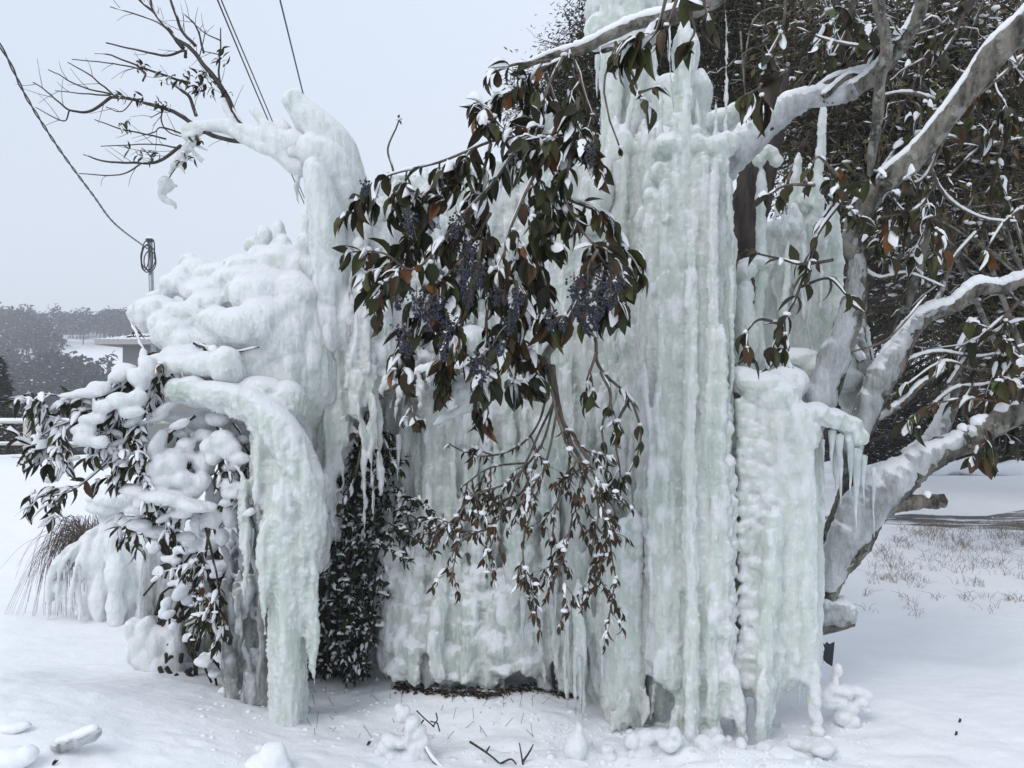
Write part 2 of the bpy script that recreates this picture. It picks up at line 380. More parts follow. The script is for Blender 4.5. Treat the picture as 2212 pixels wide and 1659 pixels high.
# peak: a tall hooded mass on the left
mb = MB()
def B(u, v, ru, rv, y, ry=None, tilt=None, sub=3): blob(mb, P(u, v, y), (px(ru, y), px(ry if ry else (ru+rv)/2, y), px(rv, y)), sub, None, .08, tilt)
def ptube(pa, y=None, j=.06, k=14):
    p = crom([P(a[0], a[1], a[3] if len(a) > 3 else y) for a in pa], 8); n = len(p); r = np.interp(np.linspace(0, len(pa)-1, n), range(len(pa)), [px(a[2], 3.8) for a in pa]); tube(mb, p, r*(1+j*(2*vnoise(p*11)-1)), k)
ptube([(626, 207, 26, 3.80), (642, 226, 26, 3.80), (664, 252, 36, 3.81), (694, 288, 47, 3.83), (728, 335, 50, 3.86), (752, 395, 42, 3.88), (765, 460, 44, 3.92), (770, 560, 48, 3.95), (768, 660, 44, 3.95)])
ptube([(655, 300, 22, 3.74), (672, 322, 38, 3.75), (700, 345, 46, 3.78), (735, 390, 46, 3.82), (748, 450, 44, 3.86), (750, 520, 40, 3.88)])
ptube([(668, 345, 12, 3.66), (676, 368, 24, 3.67), (690, 405, 31, 3.69), (702, 460, 36, 3.71), (708, 540, 36, 3.73), (708, 640, 34, 3.75), (705, 760, 34, 3.77)])
ptube([(600, 262, 14, 3.88), (612, 285, 22, 3.86), (622, 318, 24, 3.84), (650, 345, 28, 3.8)])
for a in ((632, 330, 14, 18, 3.76), (715, 470, 44, 60, 3.82), (790, 560, 40, 80, 3.96), (760, 690, 46, 90, 3.86), (790, 450, 22, 50, 3.95), (735, 600, 34, 90, 3.84)): B(*a)
curtain(mb, (672, 790), lambda u: 400, lambda u: 900, lambda u, v: 3.78+(u-672)*.0009, r=(12, 24), n=22, jt=160, jb=120, tip=.3, bead=.3)
me = remesh(mb, .0095, 9); finish(me, M['ice_dome'], 'ice_peak', R, lump=.011, flute=.004, lz=.8, fine=.002)

# snowy dome over the left shrub
mb = MB()
for a in ((560, 612, 120, 42, 3.86), (470, 632, 80, 34, 3.82), (600, 690, 95, 60, 3.82), (430, 700, 80, 34, 3.72), (410, 770, 70, 26, 3.56), (410, 570, 26, 24, 3.9), (400, 600, 34, 30, 3.85), (430, 590, 40, 34, 3.9), (480, 600, 60, 34, 3.85), (540, 590, 70, 44, 3.85), (600, 580, 60, 50, 3.85), (650, 600, 50, 60, 3.85), (560, 640, 80, 50, 3.75), (640, 650, 60, 60, 3.75),
          (570, 510, 18, 24, 3.95), (548, 530, 22, 18, 3.95), (602, 500, 15, 26, 3.9), (610, 530, 22, 24, 3.88), (630, 560, 30, 30, 3.86), (575, 545, 40, 16, 3.9), (345, 640, 30, 14, 3.8), (380, 615, 40, 26, 3.8),
          (340, 668, 52, 30, 3.7), (400, 680, 56, 30, 3.68), (300, 680, 26, 26, 3.72), (330, 690, 40, 28, 3.7), (450, 655, 44, 26, 3.7),
          (470, 700, 46, 40, 3.62), (530, 710, 70, 50, 3.6), (570, 700, 60, 60, 3.65), (610, 740, 70, 70, 3.7), (600, 850, 56, 110, 3.72), (560, 800, 44, 80, 3.66), (640, 820, 50, 130, 3.76), (660, 700, 60, 90, 3.8), (690, 800, 50, 140, 3.84),
          (370, 725, 44, 36, 3.6), (400, 745, 46, 34, 3.58), (350, 700, 34, 26, 3.62), (440, 750, 50, 40, 3.62),
          (345, 785, 34, 24, 3.48), (390, 790, 50, 26, 3.46), (440, 790, 50, 32, 3.46), (490, 790, 36, 44, 3.45), (500, 810, 30, 40, 3.47), (330, 810, 18, 22, 3.48), (520, 860, 60, 60, 3.6)): B(*a)
for i in range(90):
    u = random.uniform(490, 700); v = random.uniform(680, 960); column(mb, u, v, v+random.uniform(100, 260), random.uniform(9, 18), random.uniform(4, 12), 3.56+.001*(u-490)+random.uniform(0, .05), tip=.4, bead=.3, wob=3, k=9)
me = remesh(mb, .009, 8); finish(me, M['ice_dome'], 'snowy_dome', R, lump=.015, flute=.006, fine=.003, lz=.6)

# the arch that comes over and falls to the ground at the left of the hollow
mb = MB()
path = [P(390, 842, 3.42), P(440, 850, 3.4), (P(500, 862, 3.4)), P(560, 890, 3.4), P(615, 945, 3.38), P(650, 1015, 3.38), P(672, 1090, 3.4), P(675, 1180, 3.42)]
pp = crom(path, 6); rr = np.interp(np.linspace(0, 1, len(pp)), (0, .15, .5, .8, 1), [px(x, 3.4) for x in (20, 30, 44, 42, 28)]); tube(mb, pp, rr, 14)
for (u, v0, v1, r0, r1, y) in ((598, 930, 1560, 26, 20, 3.42), (604, 1100, 1578, 22, 22, 3.4), (622, 960, 1582, 34, 24, 3.38), (636, 1020, 1580, 30, 18, 3.42), (655, 1050, 1500, 24, 12, 3.44), (672, 1080, 1330, 26, 10, 3.44), (682, 1100, 1280, 18, 4, 3.45), (612, 900, 1582, 34, 30, 3.46), (640, 1000, 1570, 30, 26, 3.5), (560, 930, 1180, 20, 6, 3.42), (575, 930, 1140, 12, 2, 3.38), (548, 905, 1100, 16, 4, 3.45)):
    column(mb, u, v0, v1, r0, r1, y, tip=.03 if v1 > 1540 else .25, bead=.08, wob=3, k=12, amp=.06)
for i in range(46):
    t = random.random(); u = 520+160*t; v = 890+170*t**1.6+random.uniform(-10, 260); column(mb, min(u, 682), v, v+random.uniform(60, 260), random.uniform(7, 15), random.uniform(3, 9), 3.36+random.uniform(0, .05)-.02*math.sin(t*3), tip=.4, bead=.45, wob=3, k=9)
for a in ((605, 1570, 24, 20, 3.4), (635, 1578, 26, 18, 3.4), (618, 1560, 30, 30, 3.45), (386, 842, 30, 28, 3.42), (415, 838, 32, 28, 3.41), (445, 850, 30, 28, 3.41), (462, 858, 30, 26, 3.4), (500, 850, 34, 24, 3.42), (540, 868, 36, 30, 3.4), (585, 890, 34, 34, 3.42), (610, 930, 34, 40, 3.4), (645, 975, 28, 40, 3.42), (560, 850, 60, 40, 3.5), (620, 880, 50, 60, 3.52), (700, 1050, 14, 30, 3.47), (672, 1030, 22, 40, 3.42)): B(*a)
me = remesh(mb, .008, 2); finish(me, M['ice'], 'ice_arch', R, lump=.013, flute=.009, fine=.005, lz=.6)
# paler grey columns behind the arch
mb = MB()
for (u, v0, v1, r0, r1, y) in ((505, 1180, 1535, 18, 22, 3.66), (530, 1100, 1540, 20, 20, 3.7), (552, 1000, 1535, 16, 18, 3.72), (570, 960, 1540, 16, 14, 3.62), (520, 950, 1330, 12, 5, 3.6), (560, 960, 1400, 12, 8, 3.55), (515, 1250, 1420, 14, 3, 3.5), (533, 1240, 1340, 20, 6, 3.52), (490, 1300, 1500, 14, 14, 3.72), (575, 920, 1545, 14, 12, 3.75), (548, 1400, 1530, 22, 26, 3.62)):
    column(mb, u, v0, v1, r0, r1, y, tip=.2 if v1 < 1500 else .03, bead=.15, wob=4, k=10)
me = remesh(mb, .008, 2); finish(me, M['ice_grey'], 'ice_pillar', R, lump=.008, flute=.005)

# right hand curtain
mb = MB()
for a in ((1480, 292, 40, 22, 3.62), (1450, 320, 44, 30, 3.62), (1425, 375, 24, 26, 3.64), (1500, 320, 30, 30, 3.6), (1545, 325, 36, 30, 3.58), (1570, 310, 26, 26, 3.6), (1520, 360, 40, 40, 3.62), (1455, 390, 36, 50, 3.64), (1405, 430, 20, 26, 3.66), (1388, 475, 16, 30, 3.68), (1550, 360, 26, 40, 3.58)): B(*a)
for (u, v0, v1, r0, r1, y, y1, bd) in ((1392, 480, 1420, 26, 28, 3.68, 3.5, .1), (1412, 430, 1440, 26, 30, 3.64, 3.46, .1), (1432, 380, 1480, 30, 32, 3.62, 3.42, .1), (1455, 340, 1500, 32, 32, 3.58, 3.38, .05), (1478, 320, 1560, 30, 28, 3.56, 3.36, .05), (1492, 500, 1659, 22, 24, 3.5, 3.28, .06), (1500, 330, 1640, 30, 26, 3.56, 3.34, .06), (1523, 330, 1590, 20, 24, 3.52, 3.36, .05), (1538, 340, 1200, 16, 18, 3.5, 3.42, .15),
                                       (1556, 345, 1500, 20, 20, 3.55, 3.42, .1), (1540, 1100, 1620, 22, 26, 3.42, 3.36, .1), (1562, 1180, 1560, 24, 26, 3.42, 3.36, .2), (1575, 360, 1000, 11, 6, 3.5, 3.46, .05), (1560, 700, 1500, 18, 26, 3.45, 3.4, .35), (1470, 1400, 1640, 24, 22, 3.42, 3.36, .1)):
    jy_ = random.uniform(-.035, .035); column(mb, u, v0, v1, r0*.74, r1*.74, y+jy_, y1+jy_, bead=bd+.06, tip=.02 if v1 < 1630 else .05, wob=5, k=12, amp=.1)
column(mb, 1572, 1430, 1612, 30, 6, 3.36, 3.3, u1=1612, tip=.15, bead=.2, wob=2); column(mb, 1545, 1560, 1659, 26, 22, 3.36, 3.3, tip=.1)
for u in range(1400, 1575, 16): tube(mb, np.array([P(u, q, 3.66-.16*(q-400)/1100) for q in np.linspace(max(330, 480-(u-1390)*2.2)+60, 1450, 24)]), .05, 8)
curtain(mb, (1395, 1575), lambda u: max(330, 480-(u-1390)*2.2), lambda u: 1500, lambda u, v: 3.585-.17*(v-400)/1100, r=(5, 13), n=60, jt=1200, jb=420, tip=.35, bead=.3)
me = remesh(mb, .008, 2); finish(me, M['ice'], 'ice_curtain', R, lump=.010, flute=.011, fine=.005, lz=.5)
# column of the dark recess between curtain and back wall
mb = MB()
for (u, v0, v1, r0, r1, y) in ((1345, 1120, 1585, 26, 26, 3.5), (1320, 1180, 1575, 20, 20, 3.52), (1370, 1100, 1590, 24, 22, 3.5), (1300, 1150, 1500, 14, 8, 3.55), (1395, 1000, 1560, 20, 26, 3.62), (1360, 560, 1250, 26, 26, 3.8), (1385, 520, 1500, 24, 26, 3.74), (1245, 1250, 1560, 12, 5, 3.5), (1258, 1300, 1575, 8, 4, 3.48), (1225, 1280, 1540, 10, 6, 3.55), (1130, 1290, 1410, 9, 2, 3.8), (1187, 1270, 1390, 6, 2, 3.75), (1420, 1150, 1570, 20, 26, 3.55), (1275, 1220, 1400, 12, 2, 3.55)):
    column(mb, u, v0, v1, r0, r1, y, tip=.15, bead=.12, wob=3, k=10, amp=.1)
for i in range(26):
    u = random.uniform(1310, 1395); column(mb, u, random.uniform(1480, 1540), random.uniform(1560, 1600), 8, 5, 3.45+random.uniform(-.03, .05), tip=.3)
me = remesh(mb, .008, 2); finish(me, M['ice'], 'ice_column', R, lump=.012, flute=.007)
# beaded, knobbly right part of the curtain
mb = MB()
def chain(u, v0, v1, r, y0, y1, u1=None, st=24, j=5):
    u1 = u if u1 is None else u1; v = v0
    while v < v1:
        t = (v-v0)/(v1-v0); q = r*random.uniform(.75, 1.15); y = y0+(y1-y0)*t
        blob(mb, P(u+(u1-u)*t+random.uniform(-j, j), v, y+random.uniform(-.015, .015)), (px(q, y), px(q, y), px(q*random.uniform(.65, .95), y)), 2, None, .15); v += q*random.uniform(.75, 1.1)
chain(1568, 880, 1480, 17, 3.44, 3.38, st=22); chain(1580, 1000, 1400, 14, 3.44, 3.4)
chain(1600, 870, 1500, 16, 3.5, 3.42, 1612); chain(1622, 820, 1480, 18, 3.5, 3.42, 1625); chain(1642, 840, 1400, 18, 3.5, 3.42, 1650); chain(1660, 860, 1300, 20, 3.5, 3.4, 1670); chain(1612, 830, 1200, 16, 3.5, 3.46); chain(1590, 1400, 1600, 16, 3.42, 3.42, 1605)
for u in range(1590, 1760, 18): tube(mb, np.array([P(u, q, 3.58) for q in np.linspace(880, 1430, 20)]), .06, 8)
for (u, v0, v1, r0, r1, y, bd, u1) in ((1690, 870, 1500, 30, 34, 3.44, .15, 1680), (1715, 870, 1490, 30, 30, 3.42, .06, 1712), (1740, 880, 1480, 26, 18, 3.42, .04, 1736), (1752, 900, 1560, 15, 14, 3.4, .06, 1752), (1670, 1100, 1560, 30, 26, 3.4, .25, 1650), (1655, 1300, 1625, 22, 20, 3.36, .2, 1650), (1645, 1450, 1650, 20, 14, 3.34, .1, 1652), (1760, 1400, 1590, 14, 12, 3.38, .4, 1762), (1755, 1250, 1500, 10, 10, 3.4, .3, 1758), (1700, 1400, 1500, 20, 12, 3.44, .1, 1700), (1680, 1350, 1530, 26, 12, 3.42, .2, 1670)):
    jy_ = random.uniform(-.03, .03); column(mb, u, v0, v1, r0*.8, r1*.8, y+jy_, bead=bd+.08, tip=.06, wob=4, k=12, u1=u1, amp=.09)
for a in ((1640, 830, 60, 30, 3.52), (1600, 815, 40, 24, 3.55), (1680, 860, 50, 40, 3.5), (1730, 900, 40, 30, 3.45), (1760, 890, 34, 22, 3.45), (1800, 905, 34, 24, 3.45), (1835, 920, 30, 24, 3.45), (1850, 945, 26, 24, 3.45), (1700, 830, 50, 40, 3.6), (1765, 1585, 18, 18, 3.36), (1740, 940, 34, 40, 3.44)): B(*a)
me = remesh(mb, .008, 3); finish(me, M['ice'], 'knobbly_curtain', R, lump=.010, flute=.003, fine=.003, lz=.6)
# tall ice behind the tree, climbing out of the picture
mb = MB()
for a in ((1310, 20, 50, 40, 4.3), (1290, 70, 30, 40, 4.25), (1360, 40, 50, 60, 4.35), (1330, 0, 60, 30, 4.3), (1410, 20, 40, 50, 4.35), (1480, 120, 30, 60, 4.4), (1450, 220, 50, 60, 4.2), (1420, 330, 50, 60, 4.0), (1340, 330, 34, 60, 4.05), (1560, 260, 40, 26, 3.95), (1590, 240, 24, 20, 3.9), (1180, 250, 40, 30, 4.4), (1230, 300, 50, 40, 4.4), (1150, 300, 30, 24, 4.45), (1300, 420, 30, 60, 4.0), (1280, 470, 26, 40, 3.98)): B(*a)
for (u, v0, v1, r0, r1, y, u1) in ((1318, -60, 520, 28, 24, 4.2, 1320), (1348, -60, 560, 30, 28, 4.2, 1345), (1380, -60, 480, 26, 20, 4.15, 1360), (1405, -40, 420, 20, 14, 4.2, 1385), (1335, 60, 640, 20, 18, 4.08, 1290), (1465, 250, 560, 14, 12, 4.0, 1400), (1430, 260, 600, 16, 14, 4.02, 1360), (1410, 100, 420, 18, 20, 4.2, 1400), (1440, 200, 420, 20, 24, 4.1, 1420), (1480, 60, 300, 20, 9, 4.3, 1475), (1492, 100, 285, 16, 3, 4.1, 1480), (1500, 80, 290, 12, 8, 4.2, 1500), (1330, 250, 520, 14, 10, 4.0, 1300), (1280, 380, 600, 22, 24, 4.1, 1280), (1510, 150, 330, 26, 30, 4.25, 1510), (1290, 130, 200, 5, 1, 4.2, 1290), (1380, 130, 420, 8, 4, 4.0, 1340), (1250, 340, 700, 22, 26, 4.2, 1250), (1210, 330, 700, 22, 26, 4.25, 1210), (1540, 270, 400, 22, 26, 4.0, 1540)):
    column(mb, u, v0, v1, r0, r1, y, u1=u1, tip=.06, bead=.1, wob=4, k=12)
me = remesh(mb, .010, 3); finish(me, M['ice'], 'ice_tower', R, lump=.006, flute=.007, fine=.003)
# slender ice behind the knobbly curtain
mb = MB()
for (u, v0, v1, r0, r1, y, u1) in ((1640, 360, 830, 13, 14, 3.9, 1645), (1612, 600, 820, 24, 24, 3.85, 1612), (1600, 570, 800, 20, 20, 3.9, 1600), (1660, 500, 830, 26, 28, 4.1, 1660), (1690, 480, 830, 24, 26, 4.1, 1690), (1720, 440, 830, 22, 26, 4.1, 1720), (1750, 450, 830, 22, 24, 4.15, 1750), (1780, 470, 800, 20, 20, 4.15, 1780), (1805, 430, 760, 16, 18, 4.15, 1800), (1775, 210, 480, 9, 14, 4.1, 1770), (1720, 330, 500, 12, 14, 4.15, 1715), (1700, 520, 760, 8, 6, 3.9, 1700), (1735, 500, 700, 6, 5, 3.95, 1735), (1830, 640, 900, 22, 26, 3.9, 1840), (1580, 500, 780, 9, 9, 3.75, 1580), (1870, 700, 880, 22, 20, 3.9, 1850)):
    column(mb, u, v0, v1, r0, r1, y, u1=u1, tip=.1, bead=.15, wob=4, k=10)
for i in range(5): blob(mb, P(1640+i*9, 335+((i-2)**2)*5-8, 3.9), px(16, 3.9), 2)
for a in ((1690, 500, 50, 26, 4.1), (1750, 440, 30, 26, 4.15), (1720, 780, 60, 30, 3.8), (1770, 800, 50, 30, 3.75), (1820, 820, 50, 26, 3.8), (1630, 570, 40, 16, 3.9), (1610, 585, 26, 18, 3.85)): B(*a)
for i in range(24):
    u = random.uniform(1660, 1810); a = random.uniform(420, 640); column(mb, u, a, a+random.uniform(60, 200), random.uniform(4, 9), 2, 4.0, tip=.4, k=7)
me = remesh(mb, .0085, 2); finish(me, M['ice'], 'slender_ice', R, lump=.008, flute=.005)
# loose icicles, one object each
def icicle(u, v, l, r, y, u1=None, parent=R):
    mb = MB(); column(mb, u, v, v+l, r, r*.5, y, u1=u1, tip=.9, cap=False, wob=1.2, bead=.25, k=8, amp=.12); return mb.build('icicle', M['clear'], parent)
for a in ((663, 480, 70, 5, 3.72), (668, 430, 120, 6, 3.72), (676, 520, 60, 4, 3.72), (642, 380, 60, 5, 3.74, 645), (641, 395, 40, 6, 3.74), (575, 940, 110, 5, 3.38), (576, 1090, 130, 5, 3.4), (1130, 1290, 130, 7, 3.72), (1200, 1250, 120, 5, 3.72), (1226, 1330, 120, 6, 3.5), (1253, 1420, 120, 6, 3.46), (1300, 1380, 120, 6, 3.46), (1611, 1590, 60, 4, 3.3), (1727, 1480, 50, 3, 3.42), (1737, 1480, 30, 3, 3.42),
          (1797, 930, 90, 8, 3.45), (1815, 940, 150, 9, 3.44), (1837, 950, 120, 9, 3.44), (1850, 970, 180, 10, 3.44), (1778, 950, 60, 5, 3.46), (1866, 985, 110, 7, 3.44), (1805, 960, 100, 10, 3.48), (1888, 1010, 150, 5, 3.42), (930, 800, 40, 3, 3.6), (918, 905, 30, 4, 3.6), (855, 880, 30, 4, 3.7), (1480, 870, 160, 5, 3.44), (860, 940, 100, 6, 3.85), (700, 1130, 60, 5, 3.5), (395, 800, 20, 4, 3.4), (1382, 110, 60, 6, 4.0), (1410, 90, 80, 6, 4.0), (1500, 90, 90, 6, 4.0), (1290, 120, 90, 6, 4.1)):
    icicle(*a)
# ------------------------------------------------------------------ leaves, twigs, snow on them
TS = np.array((0, .14, .34, .55, .78, 1.)); WS = np.array((.06, .62, 1, .93, .5, .02))
def nrm(a): return a/(np.linalg.norm(a, axis=-1, keepdims=True)+1e-9)
def leaf_pts(B, D, U, L, W, curl, fold, ts, ws, cols, scale=1.0):
    """points of many leaves: stations ts along, cols across (-1..1)"""
    D = nrm(D); X = nrm(np.cross(D, U)); N = np.cross(X, D)
    t = ts[None, :, None, None]; a = np.array(cols)[None, None, :, None]; w = ws[None, :, None, None]*scale
    c = curl[:, None, None, None]; ang = c*t; Ls = L[:, None, None, None]
    s = np.where(np.abs(c) > 1e-3, np.sin(ang)/np.where(np.abs(c) > 1e-3, c, 1), t); h = np.where(np.abs(c) > 1e-3, (1-np.cos(ang))/np.where(np.abs(c) > 1e-3, c, 1), 0*t)
    ww = W[:, None, None, None]*.5*w; f = fold[:, None, None, None]
    off_n = np.abs(a)*ww*np.sin(f); off_x = a*ww*np.cos(f)
    Nn = N[:, None, None]*np.cos(ang)-(-D[:, None, None])*np.sin(ang)
    V = B[:, None, None]+D[:, None, None]*Ls*s-N[:, None, None]*Ls*h+X[:, None, None]*off_x+Nn*off_n
    return V
def grid_faces(N, r, c):
    i = np.arange(r-1)[:, None]*c; j = np.arange(c-1)[None]; q = np.stack([i+j, i+j+1, i+c+j+1, i+c+j], -1).reshape(-1, 4)
    return (q[None]+(np.arange(N)*r*c)[:, None, None]).reshape(-1, 4)
def add_leaves(mb, B, D, U, L, W, curl, fold, C, low=False):
    B, D, U, C = [np.asarray(q, float) for q in (B, D, U, C)]; N = len(B)
    if N == 0: return
    ts, ws = (TS, WS) if not low else (np.array((0, .45, 1.)), np.array((.1, 1, .03)))
    V = leaf_pts(B, D, U, L, W, curl, fold, ts, ws, (-1, 0, 1)); k = V.shape[1]*3
    mb.add(V.reshape(-1, 3), grid_faces(N, len(ts), 3), None, np.repeat(C, k, 0))
def add_leaf_snow(mb, B, D, U, L, W, curl, fold, H):
    N = len(B)
    if N == 0: return
    ts = np.array((.04, .12, .28, .5, .7, .86, .93)); ws = np.interp(ts, TS, WS); cols = np.array((-1, -.8, -.35, .35, .8, 1))
    V = leaf_pts(B, D, U, L, W, curl, fold, ts, ws, cols, .9)
    pr = np.sqrt(np.clip(1-cols**2, 0, 1))[None, None, :]*np.array((0, .6, .95, 1, .9, .55, 0))[None, :, None]
    pr = pr*((1+.5*(2*vnoise(V.reshape(-1, 3)*60)-1))*np.clip(vnoise(V.reshape(-1, 3)*22+4)*3.2-.35, 0, 1.2)).reshape(V.shape[:3])-.0015
    V[..., 2] += pr*H[:, None, None]; mb.add(V.reshape(-1, 3), grid_faces(N, len(ts), 6))
PAL_DARK = np.array([(.014, .020, .009), (.022, .028, .010), (.04, .04, .014), (.04, .026, .013), (.07, .04, .018), (.012, .015, .009), (.045, .055, .014), (.02, .014, .010)])
def palette(n, rng, pal=PAL_DARK, orange=.03):
    c = pal[rng.integers(0, len(pal), n)]*rng.uniform(.75, 1.35, (n, 1))
    o = rng.random(n) < orange; c[o] = np.array((.20, .075, .02))*rng.uniform(.5, 1.1, (o.sum(), 1)); return c
class Spray:
    """collects twigs, leaves, leaf snow, snow puffs of one bough"""
    def __init__(s, seed): s.tw = MB(); s.lf = MB(); s.sn = MB(); s.rng = np.random.default_rng(seed); s.L = []; s.puff = .25
    def twig(s, pts, r0, r1, snow=0., k=5, n=5):
        p = crom(pts, n); p = p+(fbm(p*14+9, 2)[:, None]-.5)*.012; r = np.linspace(r0, r1, len(p)); tube(s.tw, p, r, k)
        if snow: snow_on(s.sn, p, r, snow, s.rng)
        return p, r
    def leaf(s, b, d, u, l, w, curl, fold): s.L.append((*b, *d, *u, l, w, curl, fold))
    def node(s, p, t, l=.085, droop=.6, n=2, ar=.4, spread=.9, snowp=0):
        """pair of leaves at a twig node"""
        rng = s.rng; a = rng.uniform(0, 6.28); x = np.cross(t, (0, 0, 1.)+rng.normal(0, .2, 3)); x = x/(np.linalg.norm(x)+1e-6); y = np.cross(t, x)
        if snowp is not None and rng.random() < s.puff: V, T = ICO[1]; s.sn.add(V*np.array((rng.uniform(.007, .02), rng.uniform(.006, .014), rng.uniform(.005, .011)))*(.7+.6*vnoise(V*2+p*50))[:, None]+p+np.array((0, 0, .006)), None, T)
        for k in range(n):
            q = a+k*2*math.pi/n+rng.normal(0, .35); side = x*math.cos(q)+y*math.sin(q)
            d = t*rng.uniform(.3, .9)+side*spread+np.array((0, 0, -droop*rng.uniform(.4, 1.5))); u = np.array((0, 0, 1.))+rng.normal(0, .45, 3)
            ll = l*(rng.uniform(.45, 1.05) if rng.random() < .6 else rng.uniform(.95, 1.4)); s.leaf(p, d, u, ll, ll*ar*rng.uniform(.75, 1.15), rng.uniform(.1, 1.2), rng.uniform(.08, .65) if rng.random() < .7 else rng.uniform(.6, 1.1))
    def finish(s, pal=PAL_DARK, orange=.03, snowp=.45, H=.010, low=False):
        if not s.L: return
        A = np.array(s.L); B, D, U = A[:, :3], A[:, 3:6], A[:, 6:9]; L, W, c, f = A[:, 9], A[:, 10], A[:, 11], A[:, 12]
        D = nrm(D); C = palette(len(A), s.rng, pal, orange); add_leaves(s.lf, B, D, U, L, W, c, f, C, low)
        flat = np.clip(1-np.abs(D[:, 2]), 0, 1); m = s.rng.random(len(A)) < snowp*(.35+flat)
        if m.any(): add_leaf_snow(s.sn, B[m], D[m], U[m], L[m], W[m], c[m], f[m]*.6, H*s.rng.uniform(.5, 1.6, m.sum()))
        s.L = []
def snow_on(mb, p, r, amt, rng, k=6, lift=.55, thick=.8):
    """ridge of snow lying along the upper side of a branch"""
    n = len(p); tg = nrm(np.gradient(p, axis=0)); fl = np.sqrt(np.clip(1-tg[:, 2]**2, 0, 1))
    q = p*22+rng.uniform(0, 99); m = vnoise(q)*.6+vnoise(p*6+7)*.4; on = np.clip((m-(1-amt)+.12)*9, 0, 1)*np.clip(fl*2.6-.5, 0, 1)
    upv = np.array((-.25, -.12, 1.))[None]-tg*(tg@np.array((-.25, -.12, 1.)))[:, None]; upv = upv/(np.linalg.norm(upv, axis=1)[:, None]+1e-6); thick = thick*(.45+.55*fl)
    i = 0
    while i < n:
        if on[i] <= .05: i += 1; continue
        j = i
        while j < n and on[j] > .05: j += 1
        if j-i >= 3:
            rr = (r[i:j]*thick[i:j]+.0022)*np.clip(on[i:j], .2, 1)*(.85+.4*vnoise(p[i:j]*70)); rr[0] *= .4; rr[-1] *= .4
            tube(mb, p[i:j]+upv[i:j]*(r[i:j]*(1-thick[i:j]*.55)+rr*.25)[:, None], rr, k)
        i = j+1
def grow(S, p0, d, ln, r, depth, droop=.15, br=3, wander=.25, snow=.4, leafl=.07, leafn=2, every=.045, ar=.4, spread=.8, ldroop=.6, k=4, down=None, lf_from=1, shrink=.62, ls=.5):
    """recursive twig system with leaves"""
    rng = S.rng; n = max(3, int(ln/.06)); pts = [np.array(p0, float)]; d = np.array(d, float)/np.linalg.norm(d)
    for i in range(n):
        d = d+rng.normal(0, wander, 3)*.5+np.array((0, 0, -droop*.25)); d /= np.linalg.norm(d); pts.append(pts[-1]+d*ln/n)
    P_ = crom(pts, 3); R_ = np.linspace(r, r*.5, len(P_)); tube(S.tw, P_, R_, k)
    if snow: snow_on(S.sn, P_, R_, snow, rng, 5)
    T_ = nrm(np.gradient(P_, axis=0))
    if depth <= lf_from:
        m = max(1, int(ln/every))
        for q in range(m):
            i = int((q+.6+rng.uniform(-.3, .3))/m*(len(P_)-1)); i = min(max(i, 0), len(P_)-1)
            S.node(P_[i], T_[i], leafl, ldroop, leafn, ar, spread)
        S.node(P_[-1], T_[-1], leafl, ldroop, leafn+1, ar, spread*.6)
    if depth > 0:
        for b in range(br):
            i = int(rng.uniform(.2, 1)*(len(P_)-1)); x = nrm(np.cross(T_[i], rng.normal(0, 1, 3)))
            nd = T_[i]*.8+x*rng.uniform(.5, 1.1)
            if down is not None: nd = nd+np.array(down)
            grow(S, P_[i], nd, ln*shrink*rng.uniform(.7, 1.2), R_[i]*.62, depth-1, droop, br, wander, snow, leafl, leafn, every, ar, spread, ldroop, k, down, lf_from, shrink)
def berries(u, v, y, h, parent, seed, name='berry_cluster'):
    """hanging panicle of small dark berries with a little snow; h = height in picture pixels"""
    rng = np.random.default_rng(seed); c = P(u, v, y); H = px(h, y); mb = MB(); st = MB(); n = int(14+h*.8)
    t = rng.random(n)**.8; w = (1-t)**.6*.42*H*rng.uniform(.2, 1, n)+.004; a = rng.uniform(0, 6.28, n)
    Q = np.stack([np.cos(a)*w, np.sin(a)*w, -t*H+H*.5], 1)+c; R_ = rng.uniform(.0038, .0056, n)
    blobs(mb, Q, R_, 1); o = mb.build(name, M['berry'], parent)
    tube(st, np.array([c+(0, 0, H*.65), c, c-(0, 0, H*.45)]), .0018, 4)
    for i in range(0, n, 2): tube(st, np.array([(c[0], c[1], Q[i, 2]+w[i]*.5), Q[i]]), .0009, 3)
    s = MB(); m = rng.random(n) < .42; m &= t < .8
    blobs(s, Q[m]+np.array((0, -.001, .005)), np.stack([rng.uniform(.006, .014, m.sum()), rng.uniform(.005, .010, m.sum()), rng.uniform(.004, .009, m.sum())], 1), 1)
    if m.sum(): snow_parts.append((s, o))
    stem_parts.append((st, o)); return o
snow_parts = []; stem_parts = []
